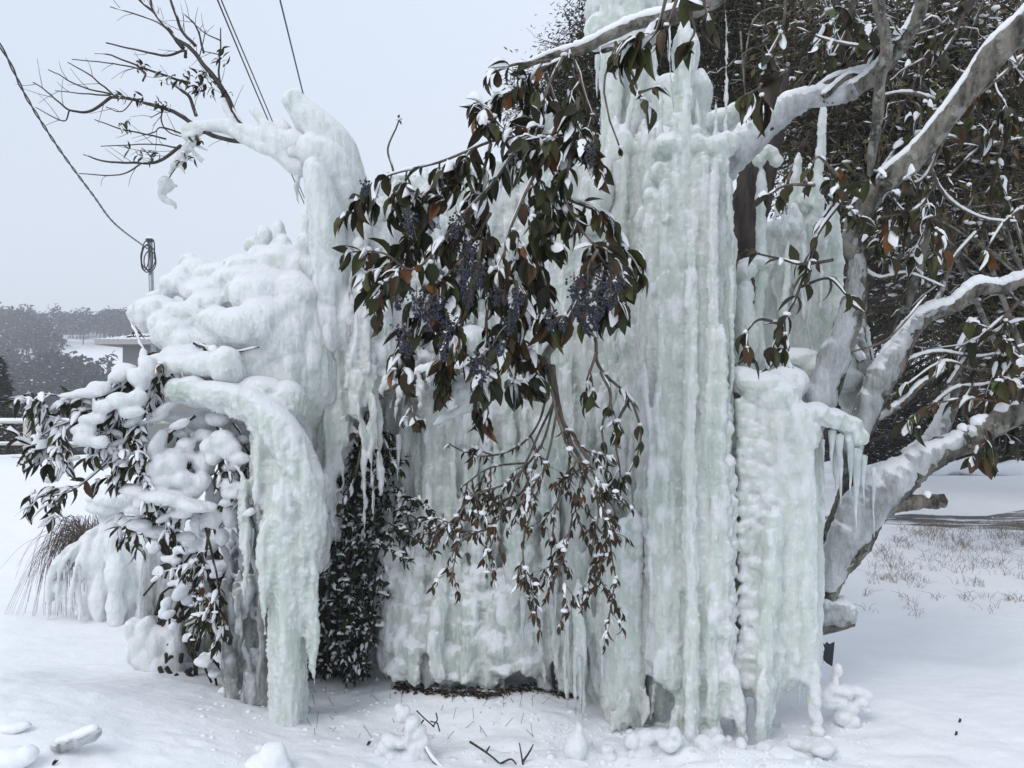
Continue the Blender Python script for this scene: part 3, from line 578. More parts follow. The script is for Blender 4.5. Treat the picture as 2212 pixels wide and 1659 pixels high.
# ------------------------------------------------------------------ the glossy-leaved tree leaning over the ice
tree = thing('glossy_leaved_tree', P(1780, 1300, 3.75), 'multi-stemmed tree right of the ice, its snowy limbs bearing dark leaves', 'tree')
def limb(name, spec, y0, y1, snow=.75, k=14, ice=None, full=0, parent=None, mat='bark', thick=.62, C=None):
    """spec: (u, v, radius px) along the limb"""
    parent = parent or tree
    n = len(spec); pts = np.array([P(a[0], a[1], y0+(y1-y0)*i/(n-1)) for i, a in enumerate(spec)])
    p = crom(pts, 8); r = np.interp(np.linspace(0, n-1, len(p)), range(n), [px(a[2], y0+(y1-y0)*i/(n-1))*.84 for i, a in enumerate(spec)])
    mb = MB(); p = crom(p, 4) if len(p) < 90 else p; r = np.interp(np.linspace(0, 1, len(p)), np.linspace(0, 1, len(r)), r); r2 = r*(1+.3*(fbm(p*9, 2)-.5)); tube(mb, p, r2, max(k, 18 if r.mean() > .03 else 8))
    me = mb.mesh(name); V, N = coords(me); V = V+N*((fbm(V*38, 3)-.5)*np.minimum(.026, .5*float(r.mean())))[:, None]; setco(me, V)
    o = link(name, me, M[mat], parent); sn = MB(); rng = np.random.default_rng(int(spec[0][0]+spec[0][1]))
    snow_on(sn, p, r, snow, rng, 8, .5, thick); sn.build('snow', M['snow'], o)
    if ice:   # frozen sleeve on the upper, windward side
        a, b = ice; i0, i1 = int(a*(len(p)-1)), max(int(b*(len(p)-1)), int(a*(len(p)-1))+4); im = MB()
        q = p[i0:i1]+np.array((-.20, -.30, .22))[None]*r[i0:i1, None]; nn_ = i1-i0; e_ = np.clip((nn_-1-np.arange(nn_))/(nn_*.45), 0, 1)**.5; rr = r[i0:i1]*(.98+.22*(2*fbm(p[i0:i1]*15, 2)-1))*(.62+.38*e_); q = q+np.array((.05, .25, -.1))*((1-e_)*r[i0:i1])[:, None]; rr[-1] *= .5
        if full: q = p[i0:i1]+np.array((0, -.05, .05))[None]*r[i0:i1, None]; rr = r[i0:i1]*(1.14+.2*(2*fbm(p[i0:i1]*12, 2)-1)); rr[-1] *= .8
        tube(im, q, rr, 16); me = im.mesh('ice_sleeve'); V, N = coords(me); d = (fbm(V*np.array((34, 34, 22)), 3)-.5)*.03; setco(me, V+N*d[:, None]); setattr_f(me, 'frost', fbm(V*np.array((9, 9, 4)), 3)*1.5-.35)
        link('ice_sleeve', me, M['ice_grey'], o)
    return p, r, o
lA = limb('trunk', [(1785, 1300, 22), (1800, 1230, 40), (1840, 1160, 50), (1880, 1090, 54), (1940, 1035, 48), (2010, 985, 38), (2100, 945, 32), (2180, 900, 30), (2290, 870, 28)], 3.72, 3.5, .35, ice=(.05, .8))
lA2 = limb('limb', [(1790, 1250, 20), (1800, 1150, 24), (1835, 1050, 22), (1840, 950, 20), (1860, 900, 22), (1890, 850, 30)], 3.74, 3.75, 0)
limb('limb', [(1950, 1010, 26), (2010, 960, 24), (2050, 880, 20), (2065, 800, 14), (2080, 740, 10), (2110, 690, 6)], 3.7, 4.0, .7, ice=(0, .4))
limb('sawn_stub', [(1930, 1090, 22), (1980, 1085, 20), (2040, 1082, 18)], 3.6, 3.55, .3)
limb('limb', [(1840, 980, 22), (1870, 900, 34), (1900, 830, 36), (1940, 760, 30), (1968, 715, 22), (2010, 678, 19), (2060, 662, 18), (2110, 622, 18), (2160, 622, 16), (2212, 605, 16), (2300, 590, 16)], 3.7, 3.5, .85, ice=(0, .6), thick=.8)
limb('limb', [(1925, 770, 14), (1945, 700, 13), (1968, 630, 12), (1990, 560, 10), (2010, 470, 7), (2020, 380, 5)], 3.68, 3.8, .2)
limb('limb', [(1880, 840, 20), (1870, 780, 18), (1856, 740, 18), (1862, 700, 10), (1868, 650, 5)], 3.8, 3.85, .3, ice=(0, .8))
lC = limb('limb', [(1750, 930, 36), (1775, 860, 40), (1810, 760, 36), (1840, 670, 28), (1852, 590, 24), (1842, 510, 24), (1868, 445, 27), (1920, 390, 31), (1985, 330, 27), (2050, 250, 26), (2110, 170, 28), (2160, 105, 33), (2230, 40, 34), (2300, -40, 34)], 3.7, 3.15, .8, ice=(0, .42), thick=.4)
lD = limb('limb', [(1560, 380, 26), (1590, 335, 34), (1640, 285, 36), (1700, 235, 28), (1760, 212, 22), (1820, 205, 20), (1875, 175, 20), (1920, 130, 19), (1960, 80, 18), (1985, 30, 18), (2000, -40, 18)], 3.75, 3.3, .95, ice=(0, .55), full=1, thick=.62)
limb('limb', [(1640, 250, 7), (1740, 210, 8), (1800, 170, 8), (1870, 150, 7), (1930, 140, 4)], 3.6, 3.5, .95, thick=.9)
limb('limb', [(1780, 208, 8), (1830, 165, 7), (1860, 160, 6), (1900, 130, 4)], 3.5, 3.5, .9, thick=.9)
limb('limb', [(1895, -20, 16), (1900, 30, 14), (1915, 100, 14), (1900, 180, 14), (1895, 260, 13), (1882, 340, 11), (1880, 380, 6)], 3.25, 3.4, .1)
lE = limb('limb', [(1560, -10, 20), (1500, 20, 22), (1430, 38, 17), (1370, 52, 15), (1310, 80, 14), (1250, 108, 14), (1190, 120, 9), (1120, 150, 5)], 3.1, 3.2, .95, thick=.85)
limb('limb', [(1440, 55, 8), (1400, 88, 9), (1340, 100, 8), (1300, 110, 6)], 3.15, 3.2, .95, thick=.9)
for q_ in ([(1895, 905, 9), (1950, 870, 9), (1990, 830, 7), (2040, 800, 4)], [(1860, 780, 10), (1840, 740, 9), (1850, 700, 7), (1862, 660, 3)], [(1975, 720, 7), (2030, 640, 6), (2060, 560, 4), (2110, 500, 3)], [(2050, 830, 6), (2100, 760, 5), (2180, 700, 4), (2240, 690, 3)], [(1885, 400, 7), (1960, 300, 5), (2010, 290, 4), (2080, 300, 3)],
           [(1930, 790, 5), (2020, 760, 4), (2120, 770, 3), (2230, 740, 2)], [(1990, 900, 4), (2060, 840, 4), (2130, 830, 3), (2230, 800, 2)], [(2060, 240, 6), (2000, 210, 5), (1950, 200, 4), (1890, 210, 2)], [(2100, 940, 5), (2080, 880, 4), (2100, 830, 3), (2090, 780, 2)], [(2000, 330, 5), (2040, 420, 4), (2120, 470, 3), (2220, 480, 2)], [(1855, 580, 6), (1900, 600, 4), (1960, 590, 3), (2040, 620, 2)]):
    limb('side_branch', q_, 3.65, 3.6, .7, thick=.9, mat='twig', ice=(0, .5) if q_[0][2] > 6 else None)
# the two snowy boughs sticking out of the middle wall, over the hollow
limb('broken_bough', [(785, 905, 9), (790, 870, 13), (830, 850, 10), (880, 822, 14), (930, 806, 16), (975, 800, 15), (1010, 800, 12)], 3.85, 3.72, .95, thick=.8)
limb('broken_bough', [(1095, 828, 15), (1130, 845, 20), (1180, 858, 19)], 3.55, 3.6, .9, thick=.8)
limb('limb', [(1190, 790, 11), (1200, 850, 9), (1212, 900, 6), (1235, 960, 5), (1270, 1020, 4)], 3.17, 3.15, .3, mat='twig')
limb('limb', [(1290, 560, 9), (1260, 640, 10), (1215, 720, 10), (1180, 770, 12), (1195, 830, 13)], 3.2, 3.25, .3)

# hanging boughs: each one > leaves, snow, berry_cluster
def bough(name, seed, paths, y, leafl, label=None, parent=None, every=.05, snowp=.5, side=1.0, r=4.2, orange=.035, H=.017, kids=.22, kd=1, snow=.45, droop=.5, br=2, pal=PAL_DARK, ar=.52, yj=.06, tw='twig', ldroop=.8, lfrom=0.0):
    S = Spray(seed); rng = S.rng
    for pa in paths:
        yy = y+rng.uniform(-yj, yj); pts = [P(a[0], a[1], yy+(a[2] if len(a) > 2 else 0)) for a in pa]
        p, rr = S.twig(pts, px(r, y), px(1.8, y), snow, 6, 6); T = nrm(np.gradient(p, axis=0)); ln = np.linalg.norm(np.diff(p, axis=0), axis=1).sum(); m = int(ln/every)
        for q in range(m):
            i = min(len(p)-1, int((q+rng.random())/m*len(p)))
            if i < lfrom*len(p): continue
            if rng.random() < .45*side:
                x = nrm(np.cross(T[i], rng.normal(0, 1, 3))); x[1] *= .5
                grow(S, p[i], T[i]*.5+x+np.array((0, 0, -droop)), kids*rng.uniform(.5, 1.2), px(2.2, y), kd, droop, br, .25, snow, leafl, 2, every*.9, ar, .8, ldroop, 4, (0, 0, -droop*.5))
            else: S.node(p[i], T[i], leafl, ldroop, 2, ar, .8)
        S.node(p[-1], T[-1], leafl, ldroop, 3, ar, .5)
    S.finish(pal, orange, snowp, H)
    o = S.tw.build(name, M[tw], parent or tree); S.lf.build('leaves', M['leaf'], o); S.sn.build('snow', M['snow'], o)
    if label: o['label'] = label
    return o
b1 = bough('hanging_bough', 11, [[(1260, 300), (1180, 300), (1080, 300), (950, 350), (850, 375), (795, 400)], [(1130, 300), (1060, 400), (985, 480), (900, 580), (830, 545), (755, 545)],
     [(1010, 340), (960, 440), (900, 480), (860, 440)], [(1060, 310), (1030, 420), (1000, 540), (990, 620)]], 3.0, .086, 'leafy bough drooping to the left with snow on its leaves', every=.045, kids=.15)
b2 = bough('hanging_bough', 12, [[(1250, 210), (1240, 300), (1225, 430), (1300, 560), (1340, 600)], [(1230, 330), (1180, 430), (1150, 520), (1180, 620), (1190, 680)], [(1225, 430), (1320, 470), (1330, 520), (1345, 580)],
     [(1180, 330), (1120, 450), (1090, 560), (1110, 660), (1100, 700)], [(1290, 540), (1260, 600), (1235, 660), (1210, 700)]], 2.95, .092, 'leafy bough full of black berries hanging over the middle of the ice', every=.047, kids=.14)
b3 = bough('hanging_bough', 13, [[(1060, 460), (1000, 560), (960, 640), (900, 700), (880, 740)], [(1040, 520), (1020, 640), (990, 720), (1010, 780), (1040, 800)], [(1110, 560), (1090, 660), (1080, 730), (1100, 780)], [(1000, 560), (940, 620), (900, 650)], [(1150, 560), (1140, 640), (1120, 720)], [(960, 600), (920, 680), (870, 740)], [(1060, 620), (1050, 720), (1070, 800)], [(1000, 640), (960, 720), (975, 790)]], 3.0, .084, 'lowest leafy clump of the middle bough with many berry clusters', every=.044, kids=.13)
for i, (u, v, h) in enumerate([(790, 405, 34), (885, 480, 55), (985, 485, 60), (1008, 560, 60), (1030, 590, 70), (1018, 535, 40), (900, 655, 60), (925, 685, 60), (945, 660, 55), (870, 730, 60), (880, 755, 40), (965, 710, 60), (960, 760, 40), (1012, 640, 50), (1040, 805, 55), (1028, 785, 50), (1110, 665, 60), (1100, 700, 50), (1120, 640, 40), (1190, 690, 45),
                               (1215, 700, 30), (1250, 655, 70), (1270, 625, 70), (1290, 660, 70), (1300, 600, 50), (1320, 640, 60), (1265, 690, 60), (1240, 620, 50), (1275, 335, 45), (1285, 690, 50), (1072, 640, 40), (1080, 750, 40), (1340, 610, 40), (860, 655, 30), (1000, 600, 40)]):
    berries(u, v, 2.72+random.uniform(-.03, .05), h*1.0, (b1, b2, b3)[0 if u < 960 and v < 600 else 1 if u > 1090 else 2], 100+i)
bough('hanging_bough', 14, [[(1260, 110), (1190, 140), (1130, 180), (1100, 200)], [(1220, 120), (1180, 200), (1170, 270), (1130, 250)], [(1190, 130), (1110, 140), (1060, 160)], [(1240, 130), (1260, 190), (1280, 250)], [(1180, 160), (1210, 240), (1250, 300)]], 3.05, .075, 'small leafy twigs at the tip of the snowy limb near the top', every=.05, kids=.12)
bough('hanging_bough', 15, [[(1330, 90), (1360, 150), (1380, 200), (1400, 230)], [(1380, 200), (1410, 190)]], 2.9, .075, 'short twig with a few round leaves hanging over the tall ice', every=.06, kids=.06, side=.2)
bough('hanging_bough', 16, [[(1480, -20), (1500, 60), (1490, 90)], [(1460, 0), (1440, 60)], [(1520, -10), (1530, 40)], [(1440, -10), (1420, 60), (1400, 90)]], 2.0, .085, 'large dark leaves close to the viewer at the top edge', every=.05, kids=.06, side=.2, snowp=.25)
bough('hanging_bough', 17, [[(1700, 150), (1640, 190), (1610, 205)], [(1640, 190), (1650, 215)]], 2.7, .115, 'tuft of five long hanging leaves in front of the iced limb', every=.03, kids=.05, side=0, snowp=.1, ldroop=2.2, snow=.2, orange=0)
bough('hanging_bough', 18, [[(1830, 420), (1770, 500), (1750, 560), (1720, 640), (1690, 700), (1665, 760)], [(1800, 560), (1740, 570), (1690, 560), (1610, 540)], [(1730, 620), (1790, 600), (1830, 640)], [(1690, 700), (1640, 690), (1610, 720)], [(1780, 470), (1800, 440), (1830, 410)]], 3.0, .075, 'thin leafy twigs hanging before the right of the ice', every=.06, kids=.09, side=.5, snowp=.25, br=1, tw='twig_dark', orange=.0)
bough('hanging_bough', 19, [[(1810, 380), (1770, 340), (1750, 360)], [(1760, 400), (1700, 400), (1660, 420)], [(1710, 370), (1690, 420)]], 3.2, .07, None, every=.06, kids=.08, side=.4, snowp=.3, br=1)
# brown, half bare fan of twigs below the middle
fan = [[(1195, 800), (1215, 900), (1250, 960), (1300, 1070), (1315, 1160), (1330, 1250)], [(1190, 820), (1160, 920), (1110, 970), (1040, 985), (970, 960)], [(1200, 850), (1170, 960), (1100, 1040), (1020, 1070), (985, 1130)],
       [(1205, 880), (1180, 1000), (1150, 1100), (1130, 1180), (1140, 1270)], [(1240, 950), (1270, 1000), (1240, 1100), (1220, 1200), (1180, 1290)], [(1195, 870), (1130, 1010), (1070, 1130), (990, 1160)], [(1290, 1060), (1330, 1110), (1300, 1200), (1290, 1260)],
       [(1215, 900), (1230, 1000), (1200, 1100), (1190, 1200)], [(1170, 960), (1130, 1060), (1080, 1090), (1050, 1180)], [(1190, 840), (1220, 950), (1290, 1080), (1280, 1180)], [(1140, 1000), (1060, 1010), (1000, 1050)]]
bough('twig_fan', 20, fan, 3.15, .043, 'fan of thin brown half-bare twigs with small snowy leaves hanging into the hollow', every=.042, kids=.15, snowp=.32, H=.010, r=2.9, pal=np.array([(.05, .03, .02), (.03, .024, .014), (.07, .04, .026), (.024, .024, .012)]), kd=1, br=2, ar=.36, yj=.12, snow=.18, lfrom=.22, orange=.06, droop=.45)
bough('twig_fan', 21, [[(1285, 730), (1300, 800), (1360, 860), (1385, 950), (1350, 1040)], [(1300, 800), (1320, 860), (1300, 920), (1310, 990)], [(1360, 860), (1330, 930), (1340, 1030)], [(1290, 760), (1270, 820), (1265, 870)]], 3.15, .06, 'sparse twigs hanging down right of the fan', every=.07, kids=.10, snowp=.4, r=4, kd=1, br=1, side=.5, lfrom=.2, orange=.08)
bough('twig_fan', 22, [[(880, 860), (890, 890), (900, 915)], [(890, 880), (870, 910)]], 3.6, .055, None, every=.05, kids=.05, side=.2, snowp=.2)
bough('twig_fan', 23, [[(800, 905), (800, 960), (820, 1010)], [(795, 900), (830, 960), (850, 1000)], [(795, 890), (785, 960), (760, 1050)]], 3.8, .05, None, every=.06, kids=.1, side=.4, snowp=.5, r=7)
for k_, pa in enumerate([[(850, 370), (838, 320), (862, 260)], [(1330, 90), (1305, 200), (1340, 320)], [(1840, 760), (1920, 730), (2000, 640)]]): bough('bare_twig', 240+k_, [pa], 3.1, .03, None, every=.6, side=0, snowp=.1, r=2.5)
# thicker, greyer leaf masses at the top right, in front of the trees behind
tr = [[(2000, 60), (1900, 100), (1800, 90), (1720, 60)], [(2212, 120), (2120, 200), (2050, 230), (1990, 300)], [(2100, -20), (2060, 80), (2010, 150)], [(1700, -20), (1690, 60), (1660, 120)], [(2212, 300), (2120, 320), (2050, 380)], [(2260, 420), (2180, 470), (2130, 540)], [(2212, 640), (2150, 700), (2100, 740)], [(1850, -20), (1830, 60), (1800, 120)],
      [(2212, 20), (2180, 90), (2150, 160)], [(2000, 620), (1960, 560), (1900, 520)], [(2020, 400), (1980, 450), (1900, 470)], [(2212, 780), (2120, 800), (2040, 780), (1960, 830)], [(2212, 880), (2100, 860), (2020, 870)], [(2040, 300), (2000, 380), (1960, 400)]]
for i, pa in enumerate(tr):
    bough('leafy_branch', 40+i, [pa], 3.3+.12*(i % 5), .082, None, every=.07, kids=.26, kd=1, snowp=.35, br=2, side=.9, pal=PAL_DARK*1.3, droop=.3, yj=.2, orange=.06)
for s, o in snow_parts: s.build('snow', M['snow'], o)
_st = {}
for s, o in stem_parts: _st.setdefault(o.parent.name, (o.parent, MB()))[1].add(np.concatenate(s.V), np.concatenate(s.Q), np.concatenate(s.T))
for k_, (o, mb) in _st.items(): mb.build('berry_stalks', M['twig'], o)
# ------------------------------------------------------------------ left shrub, hollow shrub, grass, lumps
def GP(u, v):
    """where the sight line through (u, v) meets the snow"""
    ys = np.concatenate([np.linspace(2.2, 9, 1400), np.linspace(9, 30, 500)]); d = P(u, v, 1.0)-np.array((0, 0, EYE))
    pt = np.array((0, 0, EYE))+d[None]*ys[:, None]; h = G(pt[:, 0], pt[:, 1]); w = np.argmax(pt[:, 2] < h)
    return pt[w]
def soft(mb, vox, sm, mat, name, parent, amp=.006, sc_=14, fine=.002):
    me = remesh(mb, vox, sm); V, N = coords(me)
    V = V+N*(((fbm(V*sc_, 3)-.5)*2*amp)+(fbm(V*60, 2)-.5)*2*fine)[:, None]; setco(me, V); setattr_f(me, 'frost', fbm(V*6, 2)*.8); return link(name, me, mat, parent)
shrub = thing('laden_shrub', P(420, 1300, 3.9), 'dark-leaved shrub bowed under thick pillows of snow at the left of the ice', 'shrub')
S = Spray(61); rng = S.rng; S.puff = .4
mains = [[(350, 760, 3.6), (300, 800, 3.5), (230, 850, 3.4), (150, 860, 3.35), (80, 850, 3.3)], [(300, 820, 3.5), (240, 920, 3.4), (190, 960, 3.35), (110, 970, 3.3)], [(330, 850, 3.5), (270, 950, 3.4), (210, 1010, 3.35), (140, 1060, 3.3), (85, 1070, 3.3)],
         [(260, 860, 3.4), (180, 900, 3.35), (110, 920, 3.3), (75, 940, 3.3)], [(420, 900, 3.5), (350, 950, 3.45), (310, 1000, 3.4), (330, 1080, 3.4)], [(460, 880, 3.5), (480, 960, 3.5), (500, 1030, 3.5), (480, 1100, 3.5)], [(400, 900, 3.55), (380, 1010, 3.5), (360, 1090, 3.5), (300, 1130, 3.5)],
         [(500, 900, 3.55), (530, 960, 3.55), (540, 1040, 3.55), (530, 1120, 3.55)], [(430, 1100, 3.5), (450, 1170, 3.5), (470, 1250, 3.5), (480, 1300, 3.5)], [(400, 1110, 3.5), (380, 1140, 3.5), (400, 1190, 3.5)], [(280, 700, 3.6), (300, 740, 3.55), (330, 780, 3.5)], [(420, 740, 3.5), (490, 760, 3.5), (560, 750, 3.5)], [(450, 1150, 3.5), (440, 1220, 3.5), (430, 1290, 3.5)]]
mains = [[(80+(a[0]-60)*.93 if a[0] < 330 else a[0], *a[1:]) for a in pa] for pa in mains]
for im_, pa in enumerate(mains):
    p, r = S.twig([P(*a) for a in pa], .0075, .003, .6, 6, 6); T = nrm(np.gradient(p, axis=0)); m = int(np.linalg.norm(np.diff(p, axis=0), axis=1).sum()/.05)
    for q in range(int(m*(1.5 if im_ < 4 else .9))):
        i = min(len(p)-1, int(rng.random()*len(p)))
        if rng.random() < .5: grow(S, p[i], T[i]+nrm(rng.normal(0, 1, 3))*(1, .5, .8), (.11 if im_ < 4 else .17)*rng.uniform(.6, 1.3), .003, 1, .4, 2, .3, .5, .068, 2, .045, .42, .8, .4)
        else: S.node(p[i], T[i], .065, .3, 2, .42, .8)
S.finish(PAL_DARK*.8, .02, .75, .016)
tw = S.tw.build('branches', M['twig_dark'], shrub); S.lf.build('leaves', M['leaf'], shrub); S.sn.build('snow_dusting', M['snow'], shrub)
def B2(mb, u, v, ru, rv, y, tilt=None): blob(mb, P(u, v, y), (px(ru, y), px((ru+rv)*.5, y), px(rv, y)), 3, None, .15, None if tilt is None else math.radians(tilt))
mb = MB()
for a in ((270, 800, 26, 18, 3.42), (255, 812, 22, 16, 3.4, 20), (215, 838, 24, 16, 3.36), (190, 850, 36, 11, 3.34), (150, 855, 26, 7, 3.32), (320, 790, 18, 30, 3.4, 30), (300, 820, 20, 30, 3.38, 35), (260, 865, 32, 20, 3.32), (225, 878, 26, 17, 3.32), (295, 860, 22, 22, 3.34), (285, 890, 30, 14, 3.32), (180, 930, 30, 14, 3.3), (215, 955, 22, 16, 3.28), (180, 950, 24, 18, 3.28), (200, 905, 30, 12, 3.3), (160, 990, 16, 8, 3.28), (110, 905, 14, 6, 3.3), (250, 960, 26, 8, 3.4, 20),
          (360, 880, 32, 9, 3.45, 30), (330, 910, 40, 8, 3.45, 25), (300, 960, 40, 7, 3.45, 15), (240, 1000, 40, 7, 3.4, 20), (150, 1010, 6, 24, 3.3), (340, 960, 14, 40, 3.42, -25), (360, 1010, 16, 40, 3.42, 25), (400, 960, 22, 16, 3.45), (470, 905, 28, 18, 3.5), (440, 940, 22, 14, 3.5),
          (480, 950, 30, 22, 3.44), (455, 965, 24, 22, 3.44), (500, 965, 22, 18, 3.44), (460, 990, 16, 18, 3.43), (520, 990, 26, 14, 3.45), (500, 1010, 22, 12, 3.45), (380, 1000, 22, 26, 3.42), (340, 1010, 24, 26, 3.4), (355, 1040, 34, 14, 3.4), (395, 1035, 26, 20, 3.42), (490, 1045, 28, 12, 3.43), (520, 1050, 18, 10, 3.43), (500, 1065, 24, 14, 3.43),
          (300, 1060, 50, 14, 3.38, -8), (350, 1075, 56, 18, 3.36, -5), (410, 1092, 40, 16, 3.36, -12), (320, 1085, 34, 22, 3.38), (390, 1110, 26, 12, 3.38), (290, 1100, 26, 12, 3.4), (445, 1095, 26, 12, 3.4), (430, 1040, 26, 20, 3.45), (440, 1000, 24, 30, 3.5), (410, 1060, 30, 20, 3.45),
          (460, 1120, 20, 22, 3.5), (500, 1110, 16, 30, 3.52), (430, 1130, 20, 12, 3.48), (480, 1160, 14, 20, 3.52), (300, 1135, 26, 14, 3.45), (340, 1150, 34, 14, 3.5), (400, 1160, 26, 12, 3.5), (430, 860, 60, 20, 3.5), (380, 900, 40, 14, 3.55), (440, 910, 40, 26, 3.6), (520, 930, 34, 36, 3.62), (530, 1060, 18, 60, 3.62), (480, 1080, 30, 60, 3.66), (420, 990, 40, 60, 3.7), (370, 960, 30, 40, 3.65)): B2(mb, *a)
for i in range(40):
    u, v = random.choice([(random.uniform(90, 300), random.uniform(850, 1050)), (random.uniform(300, 540), random.uniform(880, 1130))]); B2(mb, u, v, random.uniform(10, 26), random.uniform(6, 12), random.uniform(3.35, 3.6), random.uniform(-40, 40))
soft(mb, .0075, 5, M['ice_dome'], 'snow_pillows', shrub, .009)
for i, (u, v, l) in enumerate([(428, 1130, 30), (396, 1128, 26), (520, 1130, 40), (545, 1150, 50), (537, 1120, 60), (305, 900, 30), (320, 905, 34), (333, 898, 26)]):
    m = MB(); column(m, u, v-8, v+l, 5, 2, 3.42, tip=.9, cap=False, wob=1, k=7); m.build('icicle', M['clear'], shrub)
# bunches of drooping iced leaves between the shrub and the arch
mb = MB()
for a in ((500, 1140, 545, 1200, 10), (470, 1140, 500, 1250, 9), (520, 1230, 545, 1340, 12), (480, 1250, 500, 1360, 14), (540, 1120, 560, 1300, 10), (505, 1240, 540, 1320, 14), (560, 1260, 565, 1500, 10), (490, 1280, 510, 1380, 16), (530, 1380, 540, 1460, 8)):
    column(mb, a[0], a[1], a[3], a[4], a[4]*.6, 3.55, u1=a[2], tip=.2, bead=.25, wob=5, k=9)
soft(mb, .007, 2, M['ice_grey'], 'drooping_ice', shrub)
# snowy thicket behind, low
low = thing('snowy_undergrowth', P(430, 1480, 4.1), 'heap of snow-buried low twigs with dark gaps between the arch and the iced grass', 'undergrowth')
mb = MB(); st = MB()
for i in range(120):
    u = random.uniform(330, 600); v = random.uniform(1110, 1500)
    if v > 1290+(u-330)*1.5: continue
    y = 4.15-(v-1110)/390*.38+random.uniform(-.05, .05); B2(mb, u, v, random.uniform(10, 24), random.uniform(6, 14), y, random.uniform(-50, 50))
    if random.random() < .8: tube(st, np.array([P(u, v+4, y+.05), P(u+random.uniform(-30, 30), v+random.uniform(20, 50), y+.1)]), .006, 5)
soft(mb, .008, 2, M['snow'], 'snow_cover', low, .010, 16, .004)
st.build('stems', M['bark_dark'], low)
mb = MB()
for i in range(130):
    u = random.uniform(340, 600); v = random.uniform(1120, 1460); y = 4.3-(v-1110)/390*.3
    c = P(u, v, y); tube(mb, np.array([c, c+np.array((random.uniform(-.06, .06), .03, random.uniform(-.14, -.04)))]), .012, 5)
mb.build('dark_twigs', M['bark_dark'], low)
mb = MB()
for i in range(16):
    u = 340+i*17; pts = [P(u+random.uniform(-20, 20), 1090, 4.45), P(u+random.uniform(-20, 20), 1300, 4.4), P(u+random.uniform(-20, 20), 1480, 4.3)]; tube(mb, crom(pts, 5), .055, 7)
soft(mb, .014, 2, M['ice_grey'], 'frozen_stems', low)
# iced ornamental grass
gr = thing('iced_grass_clump', GP(170, 1340), 'tussock of long grass bent over under thick ribs of ice with dry blades trailing left', 'grass clump')
g0 = GP(215, 1335); gy = float(g0[1]); mb = MB()
for i in range(25):
    u1 = 110+i*9.8+random.uniform(-8, 8); t_ = (u1-110)/245; top = (250+random.uniform(-30, 40)*1, 1075+random.uniform(-15, 50)+abs(t_-.5)*60)
    path = [P(top[0], top[1], gy+.15), P((top[0]*.4+u1*.6), 1150+random.uniform(-20, 20)+abs(t_-.6)*40, gy-.02), P(u1, 1240+random.uniform(-20, 20), gy-.08+random.uniform(-.07, .1)), P(u1-8+t_*16, 1340+t_*55+random.uniform(-60, 12), gy-.1+random.uniform(-.07, .1))]
    p = crom(path, 6); rr = px(random.uniform(4, 7) if t_ < .35 else random.uniform(9, 19), gy)*(1+.3*np.sin(np.arange(len(p))*1.1+i)); rr[-2:] *= .7; tube(mb, p, rr, 9)
for a in ((250, 1075, 60, 20), (300, 1065, 50, 14), (230, 1095, 40, 18), (310, 1100, 40, 26), (200, 1200, 20, 50), (260, 1180, 30, 50), (330, 1120, 40, 30), (340, 1160, 30, 50)): B2(mb, a[0], a[1], a[2], a[3], gy)
for i in range(11):
    a = -.5+i*.09; tube(mb, np.array([P(330, 1090, gy), P(330-105*math.cos(a), 1075+60*a+random.uniform(-8, 8), gy-.02)]), px(8, gy), 7)
soft(mb, .009, 3, M['ice_dome'], 'ice_ribs', gr, .014, 13, .004)
mb = MB()
for i in range(150):
    b = P(random.uniform(150, 260), random.uniform(1200, 1300), gy+.1); uu = random.uniform(95, 240)-(random.random()**4)*90; vv = random.uniform(1240, 1350); m_ = P((uu+220)/2-20, random.uniform(1110, 1180), gy+.02)
    e_ = P(uu, vv, gy-.02); p = crom([b*.5+m_*.5, m_, (m_+e_)/2+np.array((-.03, 0, .05)), e_], 5); tube(mb, p, np.linspace(.0022, .0008, len(p)), 3)
mb.build('dry_blades', M['twig'], gr)
mb = MB()
for i in range(34):
    uu = random.uniform(-10, 130); vv = random.uniform(1230, 1380); p = crom([P(215, 1190, gy), P(150+random.uniform(-30, 20), 1110+random.uniform(0, 60), gy), P((uu+120)/2, (vv+1150)/2-20, gy-.04), P(uu, vv, gy-.08)], 5); tube(mb, p, np.linspace(.0018, .0006, len(p)), 3)
mb.build('trailing_blades', M['twig'], gr)
# lumps of ice in front of it
def lump(name, label, cat, blobs_, y, mat='ice_dome', vox=.008, sm=3, base=None, group=None, amp=.008):
    us = [b[0] for b in blobs_]; vb = max(b[1]+b[3] for b in blobs_); t_ = thing(name, P(sum(us)/len(us), vb, y), label, cat, group); m = MB()
    for b in blobs_: B2(m, b[0], b[1], b[2], b[3], y+(b[4] if len(b) > 4 else 0), b[5] if len(b) > 5 else None)
    soft(m, vox, sm, M[mat], 'ice_body', t_, amp); return t_
lump('ice_lump', 'pair of rounded knee-high ice humps in front of the iced grass', 'ice lump', [(290, 1360, 22, 28), (318, 1370, 24, 40), (345, 1390, 30, 40), (375, 1365, 24, 30), (385, 1400, 22, 50), (350, 1430, 40, 30), (300, 1400, 26, 40), (325, 1420, 40, 34), (370, 1440, 30, 30)], float(GP(340, 1450)[1])+.05)
t_ = lump('fallen_ice_log', 'short snow-topped rod of ice lying on the snow near the lower left corner', 'ice piece', [(125, 1612, 18, 15), (145, 1606, 22, 16, 0, 20), (170, 1596, 22, 17, 0, 20), (195, 1588, 20, 17, 0, 20), (208, 1580, 12, 12)], float(GP(150, 1628)[1]), 'ice_grey')
m = MB(); 
for a in ((130, 1598, 16, 8), (150, 1592, 22, 9), (178, 1582, 24, 11), (200, 1573, 14, 9)): B2(m, a[0], a[1], a[2], a[3], float(GP(150, 1628)[1])-.01, 18)
soft(m, .006, 3, M['snow'], 'snow', t_)
